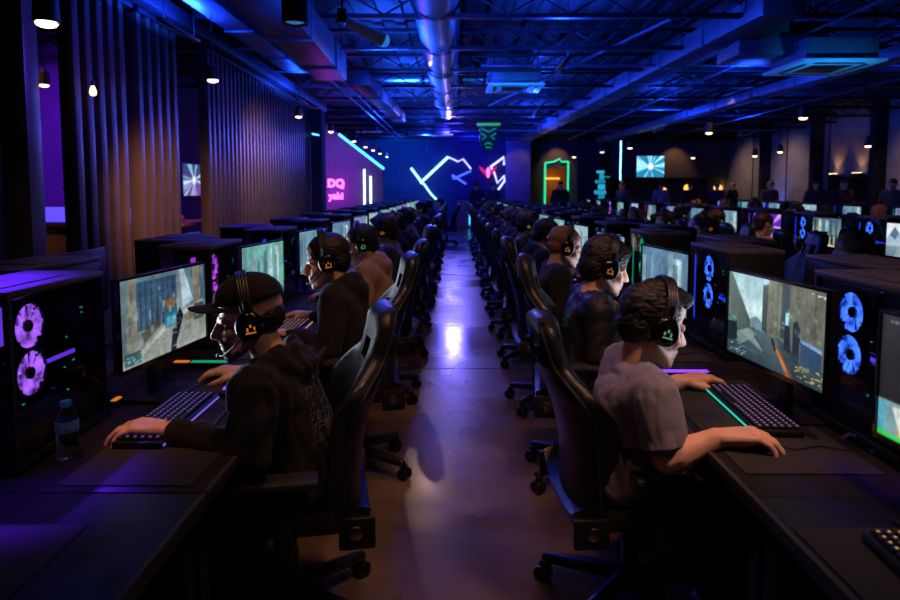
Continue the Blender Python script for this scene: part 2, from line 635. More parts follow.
def s_market(w=96, h=54):
    a = blank(w, h, '#6f8f86')
    rect(a, 0, 0, 1, .55, '#4a6470', '#7b9790')
    for x, c in ((.05, '#26383c'), (.22, '#c8d2b8'), (.36, '#3c7484'), (.46, '#8fc4d8'), (.6, '#2c4048'), (.78, '#3a5470')):
        rect(a, x, .05, x + .09, .75, c, alpha=.85)
    poly(a, [(0, .7), (1, .62), (1, 1), (0, 1)], '#a9b08a', '#c0c49c')
    for x in (.14, .3, .52, .66, .8):
        poly(a, [(x, .6), (x + .06, .55), (x + .09, .92), (x - .02, .92)], '#1f2c2c')
    grain(a, .5, 21, 2)
    return a


def s_mountain(w=96, h=54):
    a = blank(w, h, '#dfe9ef')
    poly(a, [(0, .5), (.2, .1), (.55, .62), (.9, .3), (1, .4), (1, .8), (0, .8)], '#8fa9c0', '#b5c8d4')
    poly(a, [(.2, .1), (.30, .3), (.22, .5), (.08, .36)], '#5c7690')
    rect(a, 0, .68, 1, 1, '#7b93a0', '#5e7a88')
    poly(a, [(.3, .7), (.8, .74), (.9, 1), (.2, 1)], '#a4b8c0', alpha=.7)
    grain(a, .2, 17, 2)
    return a


SCREENS = {}


def screen_material():
    m = bpy.data.materials.new('lit_screen')
    m.use_nodes = True
    nt = m.node_tree
    b = nt.nodes['Principled BSDF']
    at_ = nt.nodes.new('ShaderNodeAttribute')
    at_.attribute_name = 'picture'
    b.inputs['Base Color'].default_value = (.01, .01, .012, 1)
    b.inputs['Roughness'].default_value = .35
    nt.links.new(at_.outputs['Color'], b.inputs['Emission Color'])
    b.inputs['Emission Strength'].default_value = 1.0
    return m


M_screen = screen_material()


def screen_mesh(key, a, W, H):
    """flat grid in the local xz plane facing +y; the viewer's left is local +x"""
    h, w, _ = a.shape
    verts = [(W / 2 - W * i / w, 0, H / 2 - H * j / h) for j in range(h + 1) for i in range(w + 1)]
    faces = [(j * (w + 1) + i, (j + 1) * (w + 1) + i, (j + 1) * (w + 1) + i + 1, j * (w + 1) + i + 1) for j in range(h) for i in range(w)]
    me = bpy.data.meshes.new('screen')
    me.from_pydata(verts, [], faces)
    ca = me.attributes.new('picture', 'FLOAT_COLOR', 'FACE')
    c = np.ones((h * w, 4), np.float32)
    c[:, :3] = a.reshape(-1, 3)
    ca.data.foreach_set('color', c.ravel())
    me.materials.append(M_screen)
    SCREENS[key] = me
    return me


SW, SH = .52, .288
def tone(a, k, g):
    """contrast and level of a picture"""
    m = a.mean()
    return np.clip(m * (a / m) ** g, 0, 2) * k


screen_mesh('street', tone(s_street(), .82, 1.25), SW, SH)
screen_mesh('ruin', tone(s_ruin(), .62, 1.3) * np.array((.93, 1.0, 1.06)), SW, SH)
screen_mesh('hud', s_hud(), SW, SH)
for i, (bc, sd) in enumerate([('#6f98a8', 1), ('#9ab8c2', 5), ('#5a7f9c', 9), ('#6aa8a0', 13), ('#8088b0', 17)]):
    screen_mesh('hall%d' % i, s_hall(base=bc, seed=sd), SW, SH)
screen_mesh('burst_violet', s_burst(c0='#f8e0ff', c1='#a050f0', c2='#5a20b0', seed=6), SW, SH)
screen_mesh('market', s_market(), SW, SH)
screen_mesh('mountain', s_mountain(), SW, SH)

# ------------------------------------------------------------------ furniture and equipment, one of each kind
def make_monitor():
    t = thing('monitor', 'monitor', 'monitor')
    MB().box((0, -.035, .006), (.24, .19, .012), .004).build('stand_base', M_black, t)
    MB().box((0, -.065, .15), (.06, .025, .29), .008).build('stand_neck', M_black, t)
    h = MB().box((0, -.022, .297), (SW + .016, .02, SH + .02), .005)
    h.box((0, -.045, .297), (SW * .6, .035, SH * .6), .015)
    h.build('housing', M_black, t)
    z = MB()
    for sx in (-1, 1):
        z.box((sx * (SW / 2 + .005), -.008, .297), (.008, .013, SH + .02))
    z.box((0, -.008, .297 + SH / 2 + .005), (SW + .016, .013, .008))
    z.box((0, -.008, .297 - SH / 2 - .007), (SW + .016, .013, .014))
    z.build('bezel', M_gloss, t)
    s = obj('screen', SCREENS['street'], None, t)
    s.location = (0, -.0075, .297)
    return t


def make_tower():
    """glass side faces +y; 0.44 long in x, 0.24 deep, 0.48 tall"""
    L, D, H = .44, .24, .48
    t = thing('computer_tower', 'tower', 'computer')
    c = MB()
    c.box((0, -D / 2, .025), (L, D, .03), .004)
    c.box((0, -D + .006, H / 2), (L, .012, H - .04), .003)
    for sx in (-1, 1):
        c.box((sx * (L / 2 - .008), -D / 2, H / 2), (.016, D, H - .03), .004) if sx < 0 else None
        c.box((sx * (L / 2 - .008), -.009, H / 2), (.016, .018, H - .03), .004)
    for sx in (-1, 1):
        for sy in (-.03, -D + .03):
            c.box((sx * (L / 2 - .04), sy, .005), (.04, .03, .012))
    c.box((0, -.06, .075), (L - .03, .10, .075), .004)
    c.build('chassis', M_black, t)
    tp = MB().box((0, -D / 2, H - .012), (L + .006, D + .004, .022), .006)
    tp.box((.04, -D / 2, H + .0005), (L * .62, D * .62, .004), .001)
    tp.build('top_panel', M_towertop, t)
    MB().box((L / 2 - .004, -D / 2, H / 2), (.004, D - .02, H - .05)).build('front_glass', M_glass, t)
    MB().box((0, -.002, H / 2), (L - .02, .003, H - .05)).build('side_glass', M_glass, t)
    MB().box((-.05, -D + .02, .29), (.24, .008, .25)).build('motherboard', M_pcb, t)
    g = MB().box((-.06, -.13, .235), (.26, .11, .04), .006)
    g.build('graphics_card', M_gloss, t)
    MB().box((-.06, -.072, .235), (.22, .004, .012), .001).build('light_bar', G_stripp, t)
    r = MB()
    for i in range(4):
        r.box((-.02 + i * .013, -D + .045, .345), (.006, .04, .11), .001)
    r.build('memory_stick', M_black, t)
    e = MB()
    for i in range(4):
        e.box((-.02 + i * .013, -D + .069, .345), (.006, .008, .11), .001)
    e.build('memory_light', G_stripp, t)
    k = MB().cyl((-.09, -D + .025, .345), (-.09, -D + .075, .345), .035, seg=24, bev=.004)
    k.build('cooler_pump', M_gloss, t)
    cb = MB()
    for i in range(5):
        x = -.13 + i * .03
        cb.tube([(x, -D + .03, .17), (x + .01, -D + .08, .14), (x + .03, -D + .10, .20), (x + .02, -D + .05, .27)], .004, 6)
    cb.build('cable', M_black, t)
    sp = MB()
    q = random.Random(4)
    for i in range(26):
        sp.box((q.uniform(-.19, .03), q.choice([-D + .03, -.115, -.02]), q.uniform(.06, .42)), (.004 + q.random() * .008, .004, .004))
    sp.build('indicator_lights', G_speck, t)
    for z in (.365, .235):
        f = MB()
        fx, fy = .085, -.05
        T = Matrix.Translation((fx, fy, z)) @ Matrix.Rotation(R(90), 4, 'X')
        f.lathe([(.060, -.012), (.066, -.012), (.066, .012), (.060, .012), (.060, -.012)], M=T, seg=32)
        for a in range(4):
            ang = R(45 + 90 * a)
            f.box((fx + .066 * math.cos(ang), fy, z + .066 * math.sin(ang)), (.022, .02, .022), .003)
        fan = f.build('fan', M_black, t)
        b = MB()
        for q in range(9):
            ang = q * 2 * math.pi / 9
            bl = [(.018, -.004), (.056, -.012), (.058, .010), (.02, .008)]
            Mb = Matrix.Translation((fx, fy + .002, z)) @ Matrix.Rotation(R(90), 4, 'X') @ Matrix.Rotation(ang, 4, 'Z') @ Matrix.Rotation(R(18), 4, 'X')
            b.prism([(.016, -.010), (.040, -.024), (.057, -.030), (.0595, .020), (.040, .014), (.018, .009)], .0025, Mb)
        b.build('fan_blades', G_purple, fan)
        MB().cyl((fx, fy - .01, z), (fx, fy + .012, z), .017, seg=24, bev=.003).build('fan_hub', M_gloss, fan)
        MB().lathe([(.0565, -.006), (.060, -.006), (.060, .010), (.0565, .010), (.0565, -.006)], M=T, seg=40).build('fan_ring', G_purple, fan)
    MB().box((.20, -.018, .25), (.008, .008, .34), .002).build('light_strip', G_stripp, t)
    return t


def make_keyboard(name='keyboard'):
    """user side is -y, long in x"""
    t = thing(name, 'keyboard', 'keyboard')
    MB().box((0, 0, .011), (.44, .145, .018), .005).build('case', M_black, t)
    k, l = MB(), MB()
    for row in range(6):
        y = .055 - row * .0215
        n = 20
        for i in range(n):
            if i == 14 and row != 5:
                pass
            x = -.2 + i * .021
            w = .017
            if row == 5 and 4 <= i <= 9:
                if i == 4:
                    k.box((x + .0525, y, .025), (.12, .017, .011), .002, seg=1)
                continue
            k.box((x, y, .025), (w, .017, .011), .002, seg=1)
            l.box((x, y + .001, .0308), (.006, .0045, .0010))
    k.build('keycaps', M_key, t)
    tag(l.build('key_legends', G_keyv, t), 'glowing key legends')
    MB().box((0, -.0735, .010), (.43, .003, .006)).build('front_light_bar', G_keyw, t)
    return t


def make_mouse():
    """points to +y"""
    t = thing('mouse', 'mouse', 'mouse')
    b = MB()
    b.hull([(0, -.02, .012, .03, .038, .024), (0, .03, .010, .026, .03, .018)], 3)
    bm = b.bm
    for v in bm.verts:
        v.co.z = max(v.co.z, 0.001)
    b.build('shell', M_black, t, smooth=80)
    MB().cyl((-.004, .038, .026), (.004, .038, .026), .009, seg=14).build('scroll_wheel', G_stripp, t)
    MB().tube([(0, .058, .008), (.01, .12, .004), (-.03, .19, .004), (.0, .27, .004)], .002, 6).build('cable', M_black, t)
    return t


def grid_shell(nu, nv, front, back, hole=None):
    """closed cushion between two grids; cells for which hole(u,v) is true are cut right through"""
    b = bmesh.new()
    F = [[b.verts.new(front(i / nu, j / nv)) for i in range(nu + 1)] for j in range(nv + 1)]
    B = [[b.verts.new(back(i / nu, j / nv)) for i in range(nu + 1)] for j in range(nv + 1)]
    solid = lambda i, j: 0 <= i < nu and 0 <= j < nv and not (hole and hole((i + .5) / nu, (j + .5) / nv))
    for j in range(nv):
        for i in range(nu):
            if not solid(i, j):
                continue
            b.faces.new((F[j][i], F[j][i + 1], F[j + 1][i + 1], F[j + 1][i]))
            b.faces.new((B[j][i], B[j + 1][i], B[j + 1][i + 1], B[j][i + 1]))
            for di, dj, p, q in ((-1, 0, (j, i), (j + 1, i)), (1, 0, (j + 1, i + 1), (j, i + 1)), (0, -1, (j, i + 1), (j, i)), (0, 1, (j + 1, i), (j + 1, i + 1))):
                if not solid(i + di, j + dj):
                    b.faces.new((F[p[0]][p[1]], F[q[0]][q[1]], B[q[0]][q[1]], B[p[0]][p[1]]))
    bmesh.ops.delete(b, geom=[v for v in b.verts if not v.link_faces], context='VERTS')
    bmesh.ops.recalc_face_normals(b, faces=b.faces[:])
    m = MB()
    m.merge(b)
    return m


def interp(tab, x):
    xs = [p[0] for p in tab]
    ys = [p[1] for p in tab]
    return float(np.interp(x, xs, ys))


def make_chair():
    """faces +y; origin on the floor under the gas lift"""
    t = thing('gaming_chair', 'chair', 'chair')
    base = MB()
    for k in range(5):
        a = R(90 + 72 * k + 2)
        d = Vector((math.cos(a), math.sin(a), 0))
        base.hull([tuple(d * .03 + Vector((0, 0, .115))) + (.032,), tuple(d * .31 + Vector((0, 0, .085))) + (.020,)], 2)
    base.cyl((0, 0, .075), (0, 0, .16), .042, .036, 20, .004)
    base.build('star_base', M_black, t)
    for k in range(5):
        a = R(90 + 72 * k + 2)
        d = Vector((math.cos(a), math.sin(a), 0))
        s = Vector((-d.y, d.x, 0))
        w = MB()
        p = d * .315 + Vector((0, 0, .03)) + s * .012
        for q in (-1, 1):
            c0 = p + d * .0 + Vector((0, 0, 0))
            w.cyl(c0 + d * .004 + s * q * .010, c0 + d * .004 + s * q * .027, .030, seg=20, bev=.004)
        w.cyl(p + Vector((0, 0, .0)) - s * .027, p + s * .027, .008, seg=8)
        w.box(p + Vector((0, 0, .038)), (.028, .028, .022), .005, rot=a)
        w.build('caster', M_black, t)
    MB().cyl((0, 0, .15), (0, 0, .25), .028, seg=20).cyl((0, 0, .24), (0, 0, .37), .016, seg=16).build('gas_lift', M_metal, t)
    m = MB().box((0, -.01, .375), (.16, .30, .045), .01)
    m.tube([(.08, .03, .372), (.20, .03, .368), (.27, .03, .350)], .007, 8)
    m.build('tilt_mechanism', M_metal, t)
    # seat with raised sides
    def sf(u, v):
        x = (u - .5)
        y = -.26 + .54 * v
        wv = interp([(0, .48), (.2, .54), (.8, .53), (1, .42)], v)
        z = .455 + .055 * (abs(2 * x) ** 4) - .03 * max(0, (v - .85) / .15) ** 2 - .02 * max(0, (.1 - v) / .1) ** 2
        z -= .008 * math.exp(-((v - .4) / .3) ** 2)
        return (x * wv, y, z)

    def sb(u, v):
        x = (u - .5)
        wv = interp([(0, .42), (.2, .47), (.8, .46), (1, .36)], v)
        return (x * wv, -.25 + .51 * v, .392 + .02 * abs(2 * x) ** 4)
    b = grid_shell(14, 14, sf, sb)
    b.build('seat_cushion', M_leather, t, smooth=75)
    # backrest: narrow at the waist, winged at the shoulders, slim headrest with two strap holes
    WT = [(0, .215), (.08, .245), (.25, .25), (.38, .255), (.52, .275), (.62, .27), (.70, .215), (.76, .165), (.84, .158), (.92, .150), (.97, .128), (1, .095)]

    def axis(v):
        return Vector((0, -.195 - .10 * v + .025 * math.sin(v * math.pi * 1.6), .43 + .66 * v))

    def bf(u, v):
        w = interp(WT, v)
        s = 2 * u - 1
        wing = interp([(0, .075), (.3, .07), (.55, .10), (.66, .06), (.76, .02), (1, .0)], v)
        p = axis(v)
        return (s * w, p.y + .035 + wing * abs(s) ** 3 + .012 * math.cos(s * 3.1) * (1 if v > .7 else .6) - .035 * abs(s) ** 12 - .03 * max(0, (v - .95) / .05) ** 2, p.z)

    def bb(u, v):
        w = interp(WT, v) * .97
        s = 2 * u - 1
        wing = interp([(0, .06), (.3, .055), (.55, .085), (.66, .05), (.76, .015), (1, .0)], v)
        p = axis(v)
        return (s * w, p.y - .045 + wing * abs(s) ** 2.5 + .022 * abs(s) ** 10 + .02 * max(0, (v - .95) / .05) ** 2, p.z - .004)
    hole = lambda u, v: .755 < v < .845 and (.14 < u < .36 or .64 < u < .86)
    b = grid_shell(28, 40, bf, bb, hole)
    b.build('backrest', M_leather, t, smooth=60)
    for sx in (-1, 1):
        v0 = axis(.80)
        ring = []
        for a in range(20):
            an = a * 2 * math.pi / 20
            u = .5 + sx * (.25 + .118 * math.copysign(abs(math.cos(an)) ** .6, math.cos(an)))
            v = .80 + .05 * math.copysign(abs(math.sin(an)) ** .6, math.sin(an))
            ring.append(Vector(bb(u, v)) + Vector((0, -.002, 0)))
        MB().tube(ring, .0065, 8, closed=True).build('strap_hole_trim', M_gloss, t)
    # piping down the rear of the backrest
    for sx in (-1, 1):
        MB().tube([Vector(bb(.5 + sx * .47, v / 24)) + Vector((0, -.002, 0)) for v in range(0, 24)], .005, 6).build('side_piping', M_leather2, t)
    pl = MB()
    pl.hull([(-.10, axis(.2).y + .05, .56, .05, .035, .07), (.10, axis(.2).y + .05, .56, .05, .035, .07)], 2)
    pl.build('lumbar_pillow', M_leather2, t, smooth=180)
    for sx in (-1, 1):
        h = MB().box((sx * .262, -.215, .425), (.022, .11, .10), .008)
        h.build('hinge_cover', M_black, t)
        MB().cyl((sx * .272, -.21, .43), (sx * .281, -.21, .43), .022, seg=18, bev=.003).build('hinge_bolt', M_chrome, t)
        p = MB().box((sx * .20, .0, .388), (.20, .07, .012), .004)
        p.box((sx * .305, .0, .47), (.032, .055, .18), .008)
        p.box((sx * .305, .0, .56), (.024, .042, .10), .006)
        p.build('armrest_post', M_black, t)
        MB().box((sx * .305, .03, .622), (.09, .27, .026), .012).build('armrest_pad', M_leather2, t)
    return t


def make_headset():
    """in head space: ears at x = +-0.078, y = -0.01, z = -0.01"""
    t = thing('headset', 'headset', 'headset')
    arc = []
    for i in range(19):
        a = math.pi * i / 18
        arc.append((.098 * math.cos(a), -.006, .01 + .127 * math.sin(a)))
    b = MB()
    for q in (-.012, -.004, .004, .012):
        b.tube([(x, y + q, z) for x, y, z in arc], .0062, 8)
    b.build('headband', M_black, t)
    MB().tube([(x * .95, y, .01 + (z - .01) * .95) for x, y, z in arc[4:15]], .0085, 8).build('headband_pad', M_leather2, t)
    for sx in (-1, 1):
        T = Matrix.Translation((sx * .088, -.006, -.012)) @ Matrix.Rotation(R(90) * sx, 4, 'Y')
        c = MB().lathe([(.0, -.004), (.036, -.004), (.0415, .002), (.0415, .014), (.036, .022), (.026, .026), (.0, .027)], M=T, seg=28)
        bm = c.bm
        for v in bm.verts:
            v.co.z = -.012 + (v.co.z + .012) * 1.08
        cup = c.build('ear_cup', M_gloss, t, smooth=50)
        T2 = Matrix.Translation((sx * .084, -.006, -.012)) @ Matrix.Rotation(R(90) * sx, 4, 'Y')
        MB().lathe([(.022, -.014), (.033, -.016), (.0415, -.008), (.0415, .002), (.022, .002), (.022, -.014)], M=T2, seg=28).build('ear_cushion', M_leather, t, smooth=60)
        l = MB()
        x = sx * (.088 + .0275)
        for yy, zz, ln in ((-.012, -.004, .010), (-.002, .004, .009), (.008, -.006, .012)):
            l.box((x, -.006 + yy, -.012 + zz), (.0015, .005, ln), .0)
        l.box((x, -.006, -.028), (.0015, .030, .004))
        l.build('logo', G_logo, cup)
        MB().tube([(sx * .098, -.006, .03), (sx * .103, -.006, .045), (sx * .10, -.006, .062)], .010, 8).build('slider', M_metal, t)
    m = MB().tube([(-.10, .012, -.03), (-.095, .05, -.062), (-.075, .085, -.085), (-.05, .10, -.088)], [.0035, .003, .003, .003], 8)
    m.ball((-.046, .101, -.088), (.010, .007, .007), 10)
    m.build('boom_microphone', M_black, t)
    return t

# ------------------------------------------------------------------ people
def fused(mb, voxel, smooth, iters, name):
    """one continuous skin over all the lumps"""
    me = mb.mesh('lumps', 0)
    o = bpy.data.objects.new('lumps', me)
    COL.objects.link(o)
    r = o.modifiers.new('r', 'REMESH')
    r.mode = 'VOXEL'
    r.voxel_size = voxel
    if iters:
        s = o.modifiers.new('s', 'SMOOTH')
        s.factor = smooth
        s.iterations = iters
    dg = bpy.context.evaluated_depsgraph_get()
    out = bpy.data.meshes.new_from_object(o.evaluated_get(dg))
    bpy.data.objects.remove(o)
    bpy.data.meshes.remove(me)
    out.name = name
    out.polygons.foreach_set('use_smooth', [True] * len(out.polygons))
    return out


def wrinkle(me, amp, freq, seed, stretch=(1, 1, .55)):
    n = len(me.vertices)
    co = np.empty(n * 3, np.float32)
    me.vertices.foreach_get('co', co)
    no = np.empty(n * 3, np.float32)
    me.vertex_normals.foreach_get('vector', no)
    co = co.reshape(-1, 3)
    no = no.reshape(-1, 3)
    off = Vector((seed * 3.7, seed * 1.3, 0))
    d = np.empty(n, np.float32)
    for i in range(n):
        p = Vector((co[i][0] * stretch[0], co[i][1] * stretch[1], co[i][2] * stretch[2])) * freq + off
        q = noise.noise_vector(p * .4) * 1.3
        r1 = 1 - abs(noise.noise(p + q)) * 2.4
        r2 = 1 - abs(noise.noise(p * 1.9 + q * .7 + Vector((7, 3, 1)))) * 2.2
        d[i] = .45 - max(-.4, r1) * .62 - max(-.4, r2) * .32
    co += no * (d * amp)[:, None]
    me.vertices.foreach_set('co', co.ravel())
    me.update()


def hand(mb, wrist, d, up, side, curl, spread=1.0, sc=1.0, M=None):
    """side: +1 right hand (thumb towards the person's left), -1 left hand"""
    w, d, up = Vector(wrist), Vector(d).normalized(), Vector(up).normalized()
    s = d.cross(up).normalized() * side          # towards the little finger
    up = s.cross(d).normalized() * side
    if up.z < 0:
        up = -up
    kn = []
    for q in (-.033, -.011, .011, .031):
        kn.append(w + (d * (.090 - abs(q + .004) * .35) + s * q + up * .012) * sc)
    mb.hull([tuple(w) + (.021 * sc,), tuple(w + s * .012 * sc) + (.018 * sc,), tuple(w - s * .012 * sc) + (.018 * sc,), tuple(kn[0]) + (.0125 * sc,), tuple(kn[1]) + (.0125 * sc,),
             tuple(kn[2]) + (.012 * sc,), tuple(kn[3]) + (.0105 * sc,), tuple(w + d * .05 * sc - up * .010 * sc) + (.016 * sc,)], 2)
    lens = [(.040, .025, .021), (.044, .028, .022), (.040, .026, .021), (.031, .020, .019)]
    for i, k in enumerate(kn):
        fan = d * math.cos(R(6 * spread * (i - 1.3))) + s * math.sin(R(6 * spread * (i - 1.3)))
        a = 0
        p = k
        r = (.0098, .0100, .0095, .0086)[i] * sc
        for j, L in enumerate(lens[i]):
            a += curl[j] + (4 * (i % 2) - 2)
            dr = fan * math.cos(R(a)) - up * math.sin(R(a))
            n = p + dr * L * sc
            mb.hull([tuple(p) + (r * (1.06 - .06 * j),), tuple(n) + (r * (.98 - .07 * j),)], 2)
            p = n
    # thumb leaves the side of the palm near its base
    b = w + (d * .022 - s * .026 - up * .004) * sc
    m1 = b + (d * .036 - s * .026 - up * .006) * sc
    m2 = m1 + (d * .030 - s * .006 - up * .010) * sc
    m3 = m2 + (d * .022 + s * .004 - up * .008) * sc
    mb.hull([tuple(b) + (.0150 * sc,), tuple(m1) + (.0118 * sc,)], 2)
    mb.hull([tuple(m1) + (.0115 * sc,), tuple(m2) + (.0105 * sc,)], 2)
    mb.hull([tuple(m2) + (.0104 * sc,), tuple(m3) + (.0088 * sc,)], 2)


def head_lumps(mb, M):
    h = lambda e, lv=3: mb.hull(e, lv, M)
    h([(0, -.018, .035, .076, .094, .084)])
    h([(0, .03, .052, .060, .048, .052), (0, -.02, .02, .07, .07, .06)])
    h([(0, .026, -.030, .057, .050, .070)])
    h([(.050, -.005, -.052, .019), (-.050, -.005, -.052, .019), (.036, .045, -.088, .017), (-.036, .045, -.088, .017), (0, .074, -.106, .021, .016, .015), (0, .072, -.068, .028, .014, .02)], 2)
    h([(.041, .056, -.026, .019), (-.041, .056, -.026, .019), (0, .066, -.045, .026)], 2)
    h([(.044, .064, .014, .012), (-.044, .064, .014, .012), (0, .078, .012, .011)], 2)
    h([(0, .084, .004, .0075), (0, .107, -.032, .010), (.013, .092, -.038, .0085), (-.013, .092, -.038, .0085)], 2)
    h([(.014, .084, -.062, .0075), (-.014, .084, -.062, .0075), (0, .089, -.061, .0065)], 2)
    h([(.012, .083, -.075, .0072), (-.012, .083, -.075, .0072), (0, .087, -.075, .007)], 2)
    for s in (-1, 1):
        h([(s * .079, -.012, .012, .007, .017, .016), (s * .077, -.008, -.022, .007, .011, .012)], 2)


HAIRS = {
    'short': [[(0, -.022, .046, .082, .101, .084)], [(0, -.058, .0, .070, .058, .074)]],
    'quiff': [[(0, -.024, .046, .079, .099, .082)], [(0, -.056, -.002, .069, .056, .072)], [(.028, .055, .098, .026), (-.03, .05, .098, .026), (.0, .078, .092, .020), (0, -.02, .112, .05, .05, .025)]],
    'full': [[(0, -.024, .050, .090, .108, .090)], [(0, -.060, .0, .082, .066, .088)], [(.03, .058, .092, .026), (-.03, .058, .092, .026), (0, -.03, .12, .05, .06, .025)]],
    'crop': [[(0, -.022, .044, .0795, .098, .0825)], [(0, -.055, .004, .069, .057, .066)]],
    'long': [[(0, -.024, .048, .088, .106, .090)], [(.06, -.05, .0, .03, .05, .08), (-.06, -.05, .0, .03, .05, .08), (0, -.085, -.13, .07, .03, .06)]],
}


def cap_parts(M, p, brim_mat):
    c = MB()
    b = bmesh.new()
    bmesh.ops.create_uvsphere(b, u_segments=32, v_segments=20, radius=1)
    bmesh.ops.delete(b, geom=[v for v in b.verts if v.co.z < -.12], context='VERTS')
    bmesh.ops.solidify(b, geom=b.faces[:], thickness=.03)
    b.transform(M @ Matrix.Translation((0, -.015, .060)) @ Matrix.Diagonal((.086, .104, .080, 1)))
    c.merge(b)
    cap = c.build('cap', M_fabric_black, p, smooth=180)
    # curved brim
    bm = bmesh.new()
    top, bot = [], []
    nu, nv = 16, 6
    for j in range(nv + 1):
        rt, rb = [], []
        for i in range(nu + 1):
            s = (i / nu * 2 - 1)
            t = j / nv
            x = s * (.076 + .004 * t)
            y0 = .088 * math.sqrt(max(0, 1 - (s * .9) ** 2)) - .004
            y = y0 + t * (.070 * math.sqrt(max(0, 1 - (abs(s) ** 2.6))) + .006)
            z = .066 - .024 * s * s + .004 * t
            rt.append(bm.verts.new((x, y, z)))
            rb.append(bm.verts.new((x, y, z - .004)))
        top.append(rt)
        bot.append(rb)
    for j in range(nv):
        for i in range(nu):
            bm.faces.new((top[j][i], top[j][i + 1], top[j + 1][i + 1], top[j + 1][i]))
            bm.faces.new((bot[j][i], bot[j + 1][i], bot[j + 1][i + 1], bot[j][i + 1]))
    for i in range(nu):
        for j, f in ((0, 1), (nv, -1)):
            q = (top[j][i], bot[j][i], bot[j][i + 1], top[j][i + 1])
            bm.faces.new(q if f > 0 else q[::-1])
    for j in range(nv):
        for i in (0, nu):
            bm.faces.new((top[j][i], top[j + 1][i], bot[j + 1][i], bot[j][i]))
    bmesh.ops.recalc_face_normals(bm, faces=bm.faces[:])
    m = MB()
    m.merge(bm, M)
    m.build('brim', brim_mat, cap, smooth=60)
    MB().ball(M @ Vector((0, -.015, .141)), .008, 10).build('top_button', M_fabric_black, cap)
    return cap


def seated(ln=.06, slump=0.0, turn=0.0):
    J = dict(pel=(0, 0, .53), waist=(0, .01 + .15 * ln, .66), chest=(0, .015 + .55 * ln, .80 - slump * .5), neck=(0, .03 + ln, .945 - slump),
             shr=(.185, .02 + ln, .895 - slump), shl=(-.185, .02 + ln, .895 - slump),
             hipr=(.09, .03, .50), hipl=(-.09, .03, .50), kner=(.14, .43, .51), knel=(-.14, .43, .51),
             ankr=(.15, .37, .09), ankl=(-.15, .37, .09), toer=(.17, .52, .035), toel=(-.17, .52, .035))
    return J


def standing():
    return dict(pel=(0, 0, .93), waist=(0, .0, 1.07), chest=(0, .0, 1.24), neck=(0, .01, 1.45),
                shr=(.185, 0, 1.39), shl=(-.185, 0, 1.39), hipr=(.09, 0, .90), hipl=(-.09, 0, .90), kner=(.10, .02, .48), knel=(-.10, .01, .48),
                ankr=(.11, -.02, .08), ankl=(-.11, -.02, .08), toer=(.14, .12, .035), toel=(-.14, .12, .035))


